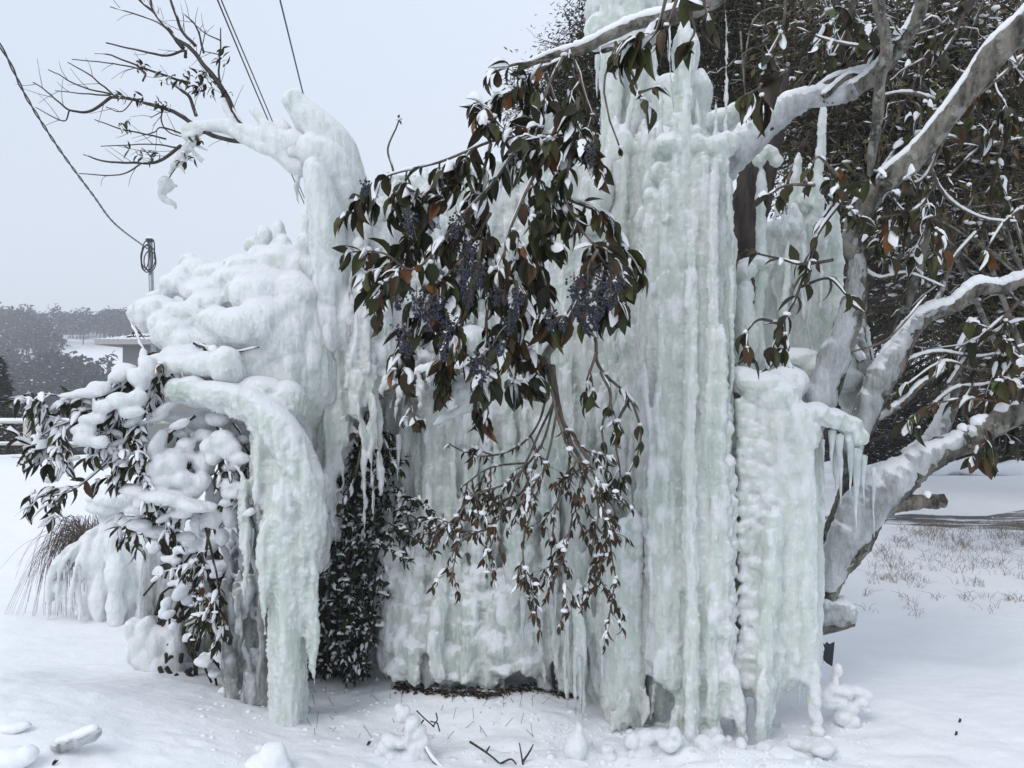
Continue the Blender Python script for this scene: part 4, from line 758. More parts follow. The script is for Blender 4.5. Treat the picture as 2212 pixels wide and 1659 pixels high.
lump('snow_hump', 'low snow-covered hump at the left edge above the fallen rod of ice', 'snow hump', [(30, 1572, 30, 11), (50, 1568, 20, 9)], float(GP(40, 1580)[1]), 'snow')
lump('snow_hump', 'rounded snow hump in the bottom left corner of the photo', 'snow hump', [(30, 1640, 40, 24), (60, 1630, 22, 20), (0, 1650, 30, 26)], float(GP(30, 1655)[1]), 'snow')
lump('snow_hump', 'tall snow-covered hump at the bottom edge left of the frozen twigs', 'snow hump', [(590, 1640, 30, 34), (565, 1660, 40, 30), (600, 1665, 30, 36)], float(GP(590, 1655)[1]), 'snow')
y_ = 3.08
ft = lump('frozen_twig_heap', 'knobbly heap of ice-crusted twigs sticking up from the snow at the bottom centre', 'frozen twigs', [(862, 1530, 9, 10), (870, 1545, 12, 20, 0, -30), (890, 1565, 14, 22, 0, -30), (905, 1585, 15, 20, 0, -30), (915, 1605, 18, 22), (900, 1615, 22, 20), (870, 1600, 26, 14), (845, 1600, 20, 14), (830, 1618, 18, 16), (820, 1630, 14, 12), (890, 1640, 22, 26), (925, 1630, 16, 20), (870, 1645, 26, 22), (910, 1655, 22, 24), (885, 1580, 8, 34), (845, 1635, 20, 20)], y_, 'ice_dome', .006, 1, amp=.014)
m = MB(); q = crom([P(918, 1612, y_-.02), P(935, 1640, y_-.05), P(965, 1670, y_-.08)], 5); tube(m, q, .008, 6)
for a in ([(870, 1525), (885, 1540), (908, 1560)], [(905, 1560), (915, 1545), (912, 1530)], [(900, 1548), (915, 1552), (920, 1570)]): tube(m, np.array([P(c[0]+30, c[1]+10, y_-.02) for c in a]), .0028, 5)
m.build('twig', M['twig_dark'], ft); m = MB(); snow_on(m, q, np.full(len(q), .008), 1.0, np.random.default_rng(4)); m.build('snow', M['snow'], ft)
def stick(pl, y, r, label, mat='twig_dark'):
    g = thing('fallen_twig', P(*pl[0][-1], y), label, 'twig')
    m = MB()
    for pa in pl: q = crom([P(a, b, y) for a, b in pa], 4); tube(m, q, np.linspace(r, r*.5, len(q)), 5)
    m.build('stem', M[mat], g)
stick([[(1015, 1602), (1050, 1625), (1080, 1650), (1100, 1680)], [(1050, 1625), (1058, 1612)], [(1080, 1650), (1105, 1640), (1120, 1660)]], 3.06, .005, 'dark twig poking out of the snow at the bottom centre, leaning left')
stick([[(1135, 1680), (1128, 1640), (1122, 1605)], [(1130, 1645), (1145, 1622), (1152, 1608)]], 3.06, .005, 'forked dark twig standing upright at the bottom edge')
stick([[(915, 1555), (905, 1570), (900, 1582)]], 3.3, .004, 'tiny twig with a curled leaf behind the frozen heap')
for i, (a, b, lab) in enumerate([(792, 1612, 'dark curled leaf standing in the snow left of the frozen twig heap'), (112, 1655, 'dark leaf scrap on the snow below the fallen ice rod'), (2062, 1590, 'dark leaf scrap lying on the open snow at lower right'), (2070, 1562, 'smaller dark scrap on the open snow at lower right')]):
    g = GP(a, b); m = MB(); add_leaves(m, [g+(0, 0, .003), g+(.004, 0, .004)], [(1, .2, .9), (.3, .1, 1)], [(0, -1, .3)]*2, np.array((.026, .02)), np.array((.012, .01)), np.array((.5, .8)), np.array((.5, .6)), np.array([(.02, .016, .012)]*2))
    tag(m.build('dead_leaf', M['leaf']), lab, 'leaf')
# lumpy crust at the foot of the curtain
heaps = [(1240, 1615, 26, 34), (1270, 1640, 34, 26), (1330, 1630, 60, 30), (1400, 1640, 50, 30), (1450, 1615, 26, 30), (1365, 1600, 14, 16), (1400, 1590, 22, 16), (1430, 1590, 16, 20), (1455, 1595, 20, 30), (1180, 1648, 40, 20), (1230, 1655, 40, 20), (1500, 1645, 30, 30), (1545, 1640, 40, 34), (1580, 1650, 26, 26), (1290, 1600, 14, 12), (1250, 1590, 10, 26), (1480, 1655, 40, 20), (1610, 1655, 40, 20), (1520, 1610, 20, 20)]
heaps += [(random.uniform(1300, 1780), random.uniform(1600, 1650), random.uniform(10, 30), random.uniform(8, 20)) for _ in range(46)]
lump('ice_rubble', 'jumble of snowy ice boulders at the foot of the tall curtain', 'ice rubble', [(a, b, c, d, random.uniform(-.05, .1)) for a, b, c, d in heaps], 3.18, 'ice_dome', .008, 2, amp=.016)
lump('ice_boulder', 'smooth snow-topped boulder of ice at the bottom right of the curtain', 'ice boulder', [(1690, 1650, 50, 34), (1720, 1655, 44, 30), (1660, 1655, 30, 24)], 3.14, 'snow')
lump('snow_ball', 'small lump of snow alone on the hollow floor', 'snow lump', [(1128, 1536, 22, 12), (1138, 1530, 14, 9), (1120, 1532, 12, 8)], 3.62, 'snow')
lump('snow_ball', 'small white lump leaning on the foot of the middle wall', 'snow lump', [(1172, 1474, 14, 16), (1165, 1462, 10, 10), (1180, 1484, 12, 12), (1172, 1492, 16, 12)], 3.85, 'ice_dome', amp=.016)
lump('glazed_pebble', 'small glazed ball beside the boulder at the bottom right', 'ice ball', [(1746, 1638, 13, 11)], 3.16, 'ice_grey', .005, 2, amp=.003)
y_ = 3.5
lump('ice_figure', 'knotted white clump of ice loops standing on the snow right of the curtain', 'ice clump', [(1808, 1448, 10, 16), (1802, 1470, 8, 18), (1795, 1488, 16, 14), (1780, 1500, 14, 16), (1790, 1520, 20, 14), (1820, 1490, 30, 12), (1850, 1492, 22, 12), (1870, 1500, 18, 12), (1860, 1515, 18, 16), (1835, 1530, 20, 18), (1815, 1520, 18, 20), (1820, 1550, 22, 18), (1840, 1560, 18, 20), (1848, 1585, 18, 16), (1830, 1575, 16, 16), (1868, 1530, 12, 10), (1790, 1510, 26, 10), (1765, 1515, 14, 10)], y_, 'ice_dome', .006, 1, amp=.01)
st = thing('sawn_log', P(1770, 1345, 3.75), 'thick sawn branch end glazed with ice pointing right from behind the curtain', 'log')
m = MB(); q = crom([P(1740, 1345, 3.8), P(1790, 1335, 3.76), P(1838, 1325, 3.72)], 5); tube(m, q, [px(a, 3.75) for a in np.linspace(34, 28, len(q))], 14); me = m.mesh('wood'); V, N = coords(me); setco(me, V+N*((fbm(V*40, 3)-.5)*.012)[:, None]); link('wood', me, M['bark'], st)
m = MB()
tube(m, crom([P(1745, 1333, 3.77), P(1790, 1322, 3.73), P(1832, 1314, 3.70)], 5), px(29, 3.72), 14)
for a in ((1775, 1303, 24, 14), (1810, 1305, 26, 12), (1838, 1325, 12, 24), (1815, 1345, 14, 10)): B2(m, a[0], a[1], a[2], a[3], 3.69)
soft(m, .006, 3, M['ice_grey'], 'ice_glaze', st, .006)
bk = thing('plastic_edging', P(1780, 1440, 3.72), 'broken black plastic edging sticking out of the snow below the sawn log', 'plastic edging')
m = MB(); V = []; ys_ = 3.72
pts2 = [(1762, 1388), (1775, 1384), (1781, 1392), (1786, 1386), (1792, 1391), (1803, 1386), (1801, 1410), (1798, 1440), (1785, 1432), (1768, 1415)]
Vf = [P(a, b, ys_) for a, b in pts2]; Vb = [P(a, b, ys_+.006) for a, b in pts2]; n = len(pts2)
me = bpy.data.meshes.new('panel'); me.from_pydata([tuple(v) for v in Vf+Vb], [], [list(range(n)), list(range(2*n-1, n-1, -1))]+[[i, i+n, (i+1) % n+n, (i+1) % n] for i in range(n)]); link('panel', me, m_plain('black_plastic', (.012, .014, .02), .35), bk)
m = MB()
for a in ((1768, 1392, 10, 18), (1775, 1400, 6, 8)): B2(m, a[0], a[1], a[2], a[3], 3.70)
soft(m, .005, 2, M['snow'], 'snow', bk)
# leaf litter under the middle wall
m = MB(); n = 620; r_ = np.random.default_rng(8); uu = r_.uniform(850, 1240, n); vv = np.interp(uu, (850, 960, 1060, 1150, 1240), (1486, 1497, 1503, 1486, 1508))+r_.normal(0, 4, n)
Bs = np.array([GP(a, b) for a, b in zip(uu, vv)])+(0, 0, .006); add_leaves(m, Bs, np.stack([r_.normal(0, 1, n), r_.normal(0, 1, n), r_.uniform(-.1, .3, n)], 1), r_.normal(0, .3, (n, 3))+(0, 0, 1), r_.uniform(.02, .045, n), r_.uniform(.008, .016, n), r_.uniform(0, .8, n), r_.uniform(0, .6, n), palette(n, r_, np.array([(.03, .022, .016), (.05, .032, .02), (.022, .018, .014)])), True)
tag(m.build('leaf_litter', M['leaf']), 'brown leaf litter along the foot of the middle ice wall', None, kind='stuff')
m = MB(); n = 90; Bs = []
for i in range(n):
    g = GP(r_.uniform(660, 1180), r_.uniform(1475, 1600) if i % 3 else r_.uniform(1460, 1520)); d = r_.normal(0, 1, 3)*(1, .4, 1); d[2] = abs(d[2])+.3; q = np.array([g-(0, 0, .01), g+nrm(d)*r_.uniform(.02, .07)]); tube(m, q, .0012, 3)
tag(m.build('weed_stubble', M['twig_dark']), 'dark weed stems poking through the snow on the hollow floor', None, kind='stuff')

# ------------------------------------------------------------------ dark evergreen in the hollow
ev = thing('evergreen_shrub', P(760, 1460, 4.05), 'dark green small-leaved evergreen inside the hollow with snow flecks on its leaves', 'shrub')
S = Spray(71); rng = S.rng
lfn = lin((890, 775), (960, 748), (1100, 705), (1280, 672), (1460, 655)); rgt = lin((890, 815), (960, 850), (1020, 880), (1100, 900), (1180, 900), (1260, 850), (1340, 812), (1460, 790))
for (b, pa) in ((.018, [(740, 1460, 4.1), (745, 1300, 4.1), (760, 1120, 4.05), (785, 960, 4.0), (795, 880, 3.95)]), (.012, [(720, 1450, 4.05), (710, 1300, 4.05), (725, 1180, 4.0)]), (.012, [(760, 1400, 4.1), (790, 1280, 4.05), (830, 1160, 3.95), (900, 1140, 3.85)])):
    S.twig([P(*a) for a in pa], b, b*.4, 0, 7, 6)
for i in range(760):
    v = 895+565*rng.random()**.85; u = rng.uniform(lfn(v), rgt(v)); y = 3.98+rng.uniform(-.08, .22)+(.1 if u < 720 else 0)
    d = nrm(np.array((rng.normal(.1, .8), -rng.uniform(.2, 1.2), rng.normal(-.1, .7)))); b = P(u, v, y); q = np.array([b+np.array((0, .05, .02)), b, b+d*.05]); tube(S.tw, q, (.003, .0022, .0015), 4)
    for k in range(3): S.node(b+d*.017*k, d, .043, .25, 2, .45, .9)
for pa in ([(850, 1100, 3.95), (900, 1120, 3.85), (945, 1160, 3.78)], [(840, 1130, 3.9), (890, 1160, 3.8), (935, 1195, 3.75)], [(820, 1170, 3.9), (850, 1190, 3.8), (880, 1215, 3.75)], [(860, 1080, 3.95), (910, 1085, 3.85), (935, 1110, 3.8)]):
    p, r = S.twig([P(*a) for a in pa], .004, .002, 0, 5, 6); T = nrm(np.gradient(p, axis=0))
    for q in range(1, len(p), 1): S.node(p[q], T[q], .05, .0, 2, .5, .9)
S.finish(np.array([(.010, .022, .009), (.016, .034, .012), (.008, .014, .008), (.02, .04, .015)]), 0, .22, .013)
S.tw.build('branches', M['twig_dark'], ev); S.lf.build('leaves', M['leaf'], ev); S.sn.build('snow', M['snow'], ev)
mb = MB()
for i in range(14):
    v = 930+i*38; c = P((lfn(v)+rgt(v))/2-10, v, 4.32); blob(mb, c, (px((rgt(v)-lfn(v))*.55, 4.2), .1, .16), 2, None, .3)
mb.build('inner_shade', M['bark_dark'], ev)  # dark blobs behind the leaves, standing in for the shrub's shaded inside

# ------------------------------------------------------------------ bare iced branch at the top left
br = thing('bare_branch', P(620, 290, 3.85), 'iced forked branch with dark bare twigs reaching into the sky at the upper left', 'branch')
S = Spray(81); rng = S.rng; S.puff = .1; Y0 = 3.8
tw_main = [([(520, 270), (490, 210), (466, 170), (440, 140), (410, 105), (370, 75), (330, 20), (318, -30)], 6.5, 2.5), ([(535, 305), (480, 298), (430, 275), (390, 250), (360, 235), (290, 215), (240, 210)], 6.5, 3), ([(400, 125), (395, 110), (360, 120), (300, 110), (230, 92)], 4, 1.5), ([(395, 110), (350, 55), (290, 30), (240, 14)], 2.5, 1),
           ([(240, 210), (195, 240), (150, 238), (110, 205), (70, 178)], 3.5, 1.2), ([(150, 238), (135, 262), (75, 232)], 2, .8), ([(245, 205), (170, 185), (105, 150)], 2, 1), ([(245, 203), (190, 160), (145, 135)], 2, 1), ([(240, 205), (180, 202), (118, 196)], 2, .8), ([(410, 180), (330, 155), (240, 120), (205, 115)], 3, 1), ([(310, 175), (312, 155), (260, 140), (155, 128)], 2.5, 1),
           ([(395, 105), (345, 40), (300, 0), (290, -20)], 3.5, 2), ([(420, 100), (390, 60), (370, 0), (360, -30)], 4, 2), ([(440, 115), (425, 60), (400, 30)], 2.5, 1), ([(484, 215), (474, 165), (475, 110), (477, 60)], 3, 1.2), ([(476, 88), (445, 72), (400, 35)], 1.6, .8), ([(430, 130), (440, 80), (445, 65)], 1.4, .8), ([(476, 118), (438, 110)], 1.4, .8),
           ([(425, 250), (410, 210), (385, 190), (370, 178)], 4, 2.5), ([(390, 315), (350, 345), (310, 352), (230, 348), (180, 334)], 4, 1.5), ([(310, 350), (260, 377), (170, 375)], 2.2, 1), ([(390, 320), (330, 312), (220, 315)], 2, 1), ([(395, 290), (350, 275), (335, 285), (310, 292)], 2, 1), ([(360, 300), (270, 280), (205, 258)], 2, 1), ([(290, 210), (265, 240), (230, 230)], 1.8, .8), ([(355, 225), (350, 260), (365, 285), (400, 298)], 2, 1), ([(355, 238), (325, 255)], 1.6, .8), ([(330, 345), (318, 330), (305, 320)], 1.6, .8)]
for pa, a, b in tw_main:
    yy = Y0+rng.uniform(-.12, .12) if a < 3 else Y0
    p, r = S.twig([P(q[0], q[1], yy) for q in pa], px(a, Y0), px(b, Y0), .35 if a > 2.4 else 0, 6 if a > 3 else 4, 6); T = nrm(np.gradient(p, axis=0))
    for k in range(max(1, int(len(p)/5))):
        i = rng.integers(2, len(p)-1); d = T[i]+nrm(np.cross(T[i], (0, 1., 0)))*rng.choice((-1, 1))*rng.uniform(.4, .9); ln = rng.uniform(.04, .13); tube(S.tw, crom([p[i], p[i]+d*ln*.5, p[i]+d*ln+rng.normal(0, .01, 3)], 3), np.linspace(.0018, .0009, 7), 3)
for pa in ([(375, 235), (340, 220), (300, 215), (255, 205)], [(500, 200), (440, 190), (400, 170), (355, 165)], [(400, 175), (430, 150), (470, 200)], [(490, 140), (480, 120)], [(350, 330), (320, 340), (280, 320)], [(420, 345), (400, 350)], [(300, 145), (310, 140)], [(270, 265), (275, 275)], [(450, 150), (440, 175), (425, 200)], [(425, 285), (430, 300)]):
    pts = crom([P(q[0]*.99-2, q[1], Y0-.02) for q in pa], 5); T = nrm(np.gradient(pts, axis=0))
    for i in range(len(pts)): S.node(pts[i]+rng.normal(0, .012, 3), T[i], .042, .5, 2, .4, .8)
S.finish(PAL_DARK*.8, 0, .35, .007)
S.tw.build('twigs', M['twig_dark'], br); S.lf.build('leaves', M['leaf'], br); S.sn.build('snow', M['snow'], br)
mb = MB()
def rod(pa, y, j=.1, k=10):
    p = crom([P(a[0], a[1], y) for a in pa], 6); r = np.interp(np.linspace(0, len(pa)-1, len(p)), range(len(pa)), [px(a[2], y) for a in pa]); tube(mb, p, r*(1+j*(2*vnoise(p*25)-1)), k)
rod([(640, 330, 26), (610, 310, 30), (570, 295, 24), (520, 285, 18), (480, 272, 16), (430, 274, 14), (395, 278, 8)], Y0)
rod([(660, 360, 26), (630, 345, 26), (600, 320, 24)], Y0); rod([(690, 345, 24), (650, 320, 30), (620, 300, 28)], Y0)
rod([(630, 320, 22), (600, 300, 20), (570, 265, 10), (548, 240, 8), (545, 235, 7)], Y0-.02); rod([(520, 285, 8), (500, 250, 10), (488, 232, 9), (484, 212, 6)], Y0); rod([(600, 330, 12), (560, 318, 12), (525, 300, 10), (500, 282, 8)], Y0-.03)
rod([(440, 275, 10), (412, 295, 12), (395, 290, 8)], Y0)
soft(mb, .0065, 3, M['ice_dome'], 'ice_coating', br, .004)
mb = MB(); rod([(425, 300, 9), (405, 320, 10), (388, 345, 11), (372, 362, 7)], Y0); rod([(372, 362, 3), (366, 375, 4)], Y0)
for a in ((405, 318, 440, 345), (412, 308, 448, 325), (395, 335, 418, 350), (400, 300, 434, 300), (385, 350, 400, 375), (412, 320, 436, 352)): rod([(a[0], a[1], 5), ((a[0]+a[2])/2, (a[1]+a[3])/2, 4), (a[2], a[3], 2)], Y0-.01, k=7)
rod([(350, 390, 14), (360, 400, 15), (350, 415, 9), (355, 430, 7), (375, 440, 6), (380, 452, 2)], Y0); rod([(360, 395, 7), (382, 402, 3)], Y0, k=7)
soft(mb, .005, 1, M['clear'], 'dangling_ice', br, .004)
mb = MB(); tube(mb, crom([P(420, 290, Y0), P(395, 340, Y0), P(365, 385, Y0), P(350, 420, Y0)], 5), .003, 5); mb.build('twig', M['twig_dark'], br)
# the crumbling glassy lump hanging in the middle
hl = thing('hanging_ice_lump', P(1010, 850, 3.1), 'glassy lump of ice tapering to a long slanting spike, hanging under the berries', 'ice lump')
mb = MB()
for a in ((1000, 830, 26, 16), (1020, 845, 34, 22), (1045, 840, 24, 20), (985, 850, 14, 12), (1010, 870, 26, 16), (1035, 865, 22, 16), (1060, 835, 14, 12), (1000, 815, 16, 8)): B2(mb, a[0], a[1], a[2], a[3], 3.1)
rod([(1030, 870, 18), (995, 885, 11), (955, 905, 6), (924, 924, 2)], 3.08, k=8); rod([(1010, 880, 10), (970, 905, 5), (940, 928, 2)], 3.1, k=8); rod([(1000, 865, 8), (978, 875, 2)], 3.1, k=7)
soft(mb, .0055, 1, M['clear'], 'ice_body', hl, .012, 24)

# crumbs of snow and ice fallen round the foot of the ice
m = MB(); r_ = np.random.default_rng(33); pc = []; rc = []
for i in range(520):
    if i % 3: g = GP(r_.uniform(1180, 1880), r_.uniform(1560, 1658))
    else: g = GP(r_.uniform(420, 1300), r_.uniform(1490, 1658))
    q = r_.uniform(.003, .011)*(1+(r_.random() < .1)*1.2); pc.append(g+np.array((0, 0, q*.1))); rc.append((q*r_.uniform(.8, 1.6), q*r_.uniform(.8, 1.3), q*r_.uniform(.5, .9)))
blobs(m, pc, rc, 1); tag(m.build('snow_crumbs', M['snow'], None, True), 'small crumbs of snow and ice scattered round the foot of the ice', None, kind='stuff')
# ------------------------------------------------------------------ behind: trees, hedge, far wood, railing, roof, pole, cables
def bgtree(name, label, u, y, base_r, crown, ncl, leaf, pal, seed, cat='tree', group=None, snow=.5, nl=60, lean=0, cs=.28, stems=1, high=None, slim=.9, smat='bark_dark', sH=1.0, droop=.4, bu=None):
    """crown: list of (u, v, ru, rv) ellipses in picture pixels that the foliage clumps fill, spread in depth"""
    rng = np.random.default_rng(seed); tx = P(u, 850, y)[0]; g = P(u if bu is None else bu, 850, y); g[2] = gz(g[0], y)-.05; root = thing(name, g, label, cat, group); S = Spray(seed); wd = MB(); sn = MB()
    cs_ = []
    ar = np.array([c[2]*c[3] for c in crown], float); ar /= ar.sum()
    for i in range(ncl):
        c = crown[rng.choice(len(crown), p=ar)]; q = rng.normal(0, 1, 3); q = q/np.linalg.norm(q)*rng.random()**.45
        p = P(c[0]+q[0]*c[2], c[1]+q[2]*c[3], y); p[1] += q[1]*px(c[2], y)*.55; cs_.append(p)
    cs_ = np.array(cs_); top = cs_[:, 2].max()
    for s_ in range(stems):
        tp = np.array([tx+lean+rng.normal(0, .35)*(stems > 1), g[1]+rng.normal(0, .2), g[2]]); pts = [g+np.array((rng.normal(0, .1)*(stems > 1), 0, 0)), g+(tp-g)*.35+np.array((rng.normal(0, .1), 0, (top-g[2])*.35)), np.array((tp[0]+rng.normal(0, .2), tp[1], g[2]+(top-g[2])*.95))]
        p = crom(pts, 10); tube(wd, p, np.linspace(base_r, base_r*.25, len(p)), 9)
        for c in cs_[rng.permutation(len(cs_))[:int(len(cs_)*.16/stems)+3]]:
            i = int(np.clip(np.argmin(np.abs(p[:, 2]-(c[2]-abs(c[0]-g[0])*.5))), 1, len(p)-2)); mid = (p[i]+c)/2+np.array((0, 0, .12))+rng.normal(0, .12, 3); q = crom([p[i], mid, c], 5); r = np.linspace(base_r*.28, .006, len(q)); tube(wd, q, r, 5); snow_on(sn, q, np.maximum(r, .008), .3, rng, 5)
    N = ncl*nl; ci = np.repeat(np.arange(ncl), nl); ax = nrm(rng.normal(0, 1, (ncl, 3))*(1, .8, .45)); off = rng.normal(0, 1, (N, 3))*cs*.28+ax[ci]*(rng.normal(0, 1, N)*cs*.5)[:, None]
    B = cs_[ci]+off; D = nrm(off+rng.normal(0, cs*.25, (N, 3)))+np.array((0, 0, -droop)); U = np.array((0, 0, 1.))+rng.normal(0, .5, (N, 3))
    L = leaf*rng.uniform(.6, 1.3, N); W = L*rng.uniform(.32, .5, N)*slim; cu = rng.uniform(0, 1, N); fo = rng.uniform(0, .8, N); C = palette(N, rng, pal, .01)
    lf = MB(); add_leaves(lf, B, D, U, L, W, cu, fo, C, True)
    pk = rng.integers(0, N, int(ncl*3*snow)); blobs(sn, B[pk]+(0, 0, .01), np.stack([rng.uniform(.3, 1.0, len(pk))*leaf*.55, rng.uniform(.3, .8, len(pk))*leaf*.5, rng.uniform(.2, .45, len(pk))*leaf*.5], 1), 1)
    m = rng.random(N) < snow*.3; Dn = nrm(D[m]); fl = np.abs(Dn[:, 2]) < .75; idx = np.where(m)[0][fl]
    if len(idx):
        Bs = B[idx]+np.array((0, 0, .012)); k_ = len(idx); Ds = D[idx]*np.array((1, 1, .4)); add_leaves(sn, Bs, Ds, np.tile((0, 0, 1.), (k_, 1)), L[idx]*rng.uniform(.6, 1.2, k_)*sH, L[idx]*.45*sH, np.full(k_, .3), np.full(k_, -.5), np.ones((k_, 3)), True)
    if wd.V: wd.build('trunk', M[smat], root)
    tw = MB()
    if stems > 3:
        for k in range(34):   # long arching branches crossing the crown
            a_, b_ = cs_[rng.integers(ncl)], cs_[rng.integers(ncl)]; q = crom([a_, (a_*.6+b_*.4)+np.array((0, rng.normal(0, .1), rng.uniform(.0, .25))), b_+np.array((0, 0, -.05))], 8); q = q+(fbm(q*5, 2)[:, None]-.5)*.12; r = np.linspace(.013, .004, len(q)); tube(tw, q, r, 5); snow_on(sn, q, r, .45, rng, 5)
    for i in range(ncl):
        for k in range(3):
            q = np.array([cs_[i]-ax[i]*cs*rng.uniform(.5, 1.2)+rng.normal(0, .05, 3), cs_[i]+rng.normal(0, .04, 3), cs_[i]+ax[i]*cs*rng.uniform(.5, 1.3)+rng.normal(0, .06, 3)]); q[1] += rng.normal(0, .07, 3); q = crom(q, 5); q = q+rng.normal(0, .012, q.shape); tube(tw, q, np.linspace(.006, .002, len(q)), 3)
            if rng.random() < snow*.55: snow_on(sn, q, np.full(len(q), .006), .45, rng, 4)
    tw.build('twigs', M['twig'], root); lf.build('crown', M['needle'], root)
    if sn.V: sn.build('snow', M['snow'], root)
    return root
GREEN = np.array([(.022, .028, .014), (.034, .036, .018), (.045, .044, .024), (.018, .018, .011), (.05, .04, .025)]); OLIVE = np.array([(.075, .078, .03), (.11, .09, .045), (.05, .055, .024), (.13, .10, .055), (.03, .034, .016)])
bgtree('conifer', 'dark feathery conifer rising behind the tall ice at the top', 1500, 8.2, .09, [(1400, 60, 190, 180), (1300, 150, 130, 100), (1180, 240, 90, 60), (1480, -60, 200, 200), (1250, 210, 100, 80), (1330, 30, 80, 90)], 400, .055, GREEN*1.35, 201, nl=150, cs=.34, snow=.16, slim=.75, sH=.8)
bgtree('conifer', 'dark conifer with a shaggy trunk seen between the ice and the iced limb', 1660, 7.6, .07, [(1650, 60, 190, 150), (1740, 180, 140, 130), (1620, 200, 110, 90)], 260, .055, GREEN*1.35, 202, bu=1570, nl=140, cs=.32, snow=.18, slim=.75, sH=.8)
OT = 'olive-leaved trees crowded behind the right limbs'
bgtree('broadleaf_tree', 'many-stemmed olive tree filling the upper middle behind the iced limb', 1800, 6.0, .03, [(1800, 100, 170, 140), (1760, 320, 130, 120), (1900, 330, 130, 150)], 150, .085, OLIVE, 203, bu=1640, group=OT, nl=30, cs=.3, snow=.4, stems=4, smat='bark')
bgtree('broadleaf_tree', 'olive-leaved tree between the two thick snowy limbs at the upper right', 2050, 5.6, .035, [(2050, 120, 190, 160), (2000, 420, 140, 140), (2130, 330, 120, 140)], 170, .085, OLIVE, 204, bu=2450, group=OT, nl=30, cs=.3, snow=.5, stems=4, smat='bark')
bgtree('broadleaf_tree', 'olive tree at the right edge behind the low snowy limbs', 2200, 6.4, .035, [(2180, 560, 110, 150), (2080, 650, 130, 120), (2190, 780, 110, 90), (2200, 250, 90, 160)], 180, .085, OLIVE*.9, 205, bu=2480, group=OT, nl=30, cs=.3, snow=.45, stems=4, smat='bark')
bgtree('thicket_tree', 'tangled dark tree behind everything at the right with sky glinting through', 2020, 10.5, .14, [(2000, 250, 300, 300), (2150, 450, 240, 250), (1950, 560, 200, 180), (2060, 0, 300, 160)], 200, .10, GREEN*1.6+.006, 206, bu=1690, nl=70, cs=.55, snow=.3, sH=.9)
bgtree('thicket_tree', 'second tangled dark tree low behind the forked limb', 1960, 12.5, .16, [(1900, 640, 180, 110), (2080, 720, 210, 110), (2200, 640, 160, 140), (1780, 500, 120, 200)], 340, .10, GREEN*1.7+.006, 207, bu=1660, nl=70, cs=.55, snow=.35, sH=.9)
bgtree('thicket_tree', 'dark dense tree behind the top right corner', 2300, 9.5, .14, [(2250, 150, 250, 260), (2300, 500, 200, 260)], 240, .10, GREEN*1.6, 208, nl=70, cs=.55, snow=.45, sH=.9)
for i, (u, w, lab) in enumerate([(1810, 110, 'clipped dark hedge bush directly right of the leaning trunk, snow on top'), (1960, 120, 'hedge bush behind the fork of the low limbs'), (2100, 130, 'hedge bush above the sawn stub, behind the low limb'), (2240, 130, 'last hedge bush at the right edge')]):
    bgtree('hedge_bush', lab, u, 15.6+.3*(i % 2), .05, [(u, 905, w, 120), (u, 970, w, 55), (u-40, 850, w*.7, 70)], 210, .09, GREEN*.85, 220+i, 'hedge', 'hedge bushes across the far side of the yard', nl=90, cs=.5, snow=.45, stems=3, sH=.8)
# dark shaggy trunk right behind the ice
dt = thing('cedar_trunk', P(1600, 850, 5.2), 'dark shaggy bark trunk in the gap between the ice curtain and the slender ice', 'tree')
m = MB(); p = crom([P(1590, 1000, 5.2), P(1600, 600, 5.2), P(1612, 480, 5.2), P(1640, 370, 5.2), P(1672, 250, 5.2), P(1700, 150, 5.25)], 12); tube(m, p, [px(a, 5.2) for a in np.interp(np.linspace(0, 1, len(p)), (0, .6, 1), (44, 34, 5))], 28); me = m.mesh('trunk')
V, N = coords(me); setco(me, V+N*((np.abs(2*fbm(V*np.array((30, 30, 4)), 3)-1))*.05)[:, None]); link('trunk', me, M['bark_dark'], dt)

# far wood on the hillside
def card_trees(name, spots, pal, seed, label, n=150):
    rng = np.random.default_rng(seed); lf = MB(); sn = MB(); wd = MB()
    for (x, y, z, h, w) in spots:
        k = n; q = rng.normal(0, 1, (k, 3)); q = q/np.linalg.norm(q, axis=1)[:, None]*(rng.random(k)**.35)[:, None]; cl = rng.normal(0, .35, (7, 3)); q = q*.6+cl[rng.integers(0, 7, k)]
        B = q*np.array((w, w, h*.34))+np.array((x, y, z+h*.62)); s = w*.30
        add_leaves(lf, B, nrm(rng.normal(0, 1, (k, 3))), rng.normal(0, .6, (k, 3))+(0, 0, 1), np.full(k, s)*rng.uniform(.5, 1.3, k), np.full(k, s*.7), np.full(k, .3), np.full(k, .3), palette(k, rng, pal, 0), True)
        m_ = rng.random(k) < .14; add_leaves(sn, B[m_]+(0, 0, s*.12), nrm(rng.normal(0, 1, (m_.sum(), 3))*(1, 1, .15)), np.tile((0, 0, 1.), (m_.sum(), 1)), np.full(m_.sum(), s*.7), np.full(m_.sum(), s*.4), np.full(m_.sum(), .3), np.full(m_.sum(), -.2), np.ones((m_.sum(), 3)), True)
        tube(wd, np.array([(x, y, z-1), (x, y, z+h*.6)]), h*.02, 4)
    return lf, sn, wd
PALH = np.array([(.025, .032, .03), (.032, .038, .034), (.04, .038, .035), (.022, .03, .026)])
rng_ = np.random.default_rng(5); spots = []
while len(spots) < 620:
    y = rng_.uniform(82, 262); u = rng_.uniform(-120, 520); x = (u-1106)/FOC*y; z = hz(x, y)
    v = 850-(z-EYE)/y*FOC
    if 115 < u < 340 and 748 < v < 858: continue
    h = rng_.uniform(5, 9); spots.append((x, y, z, h, h*rng_.uniform(.3, .5)))
lf, sn, wd = card_trees('far', spots, PALH, 9, '')
fw = thing('far_wood', (0, 0, 0), None, None, kind='stuff'); fw['label'] = 'hazy evergreen wood covering the far hillside'
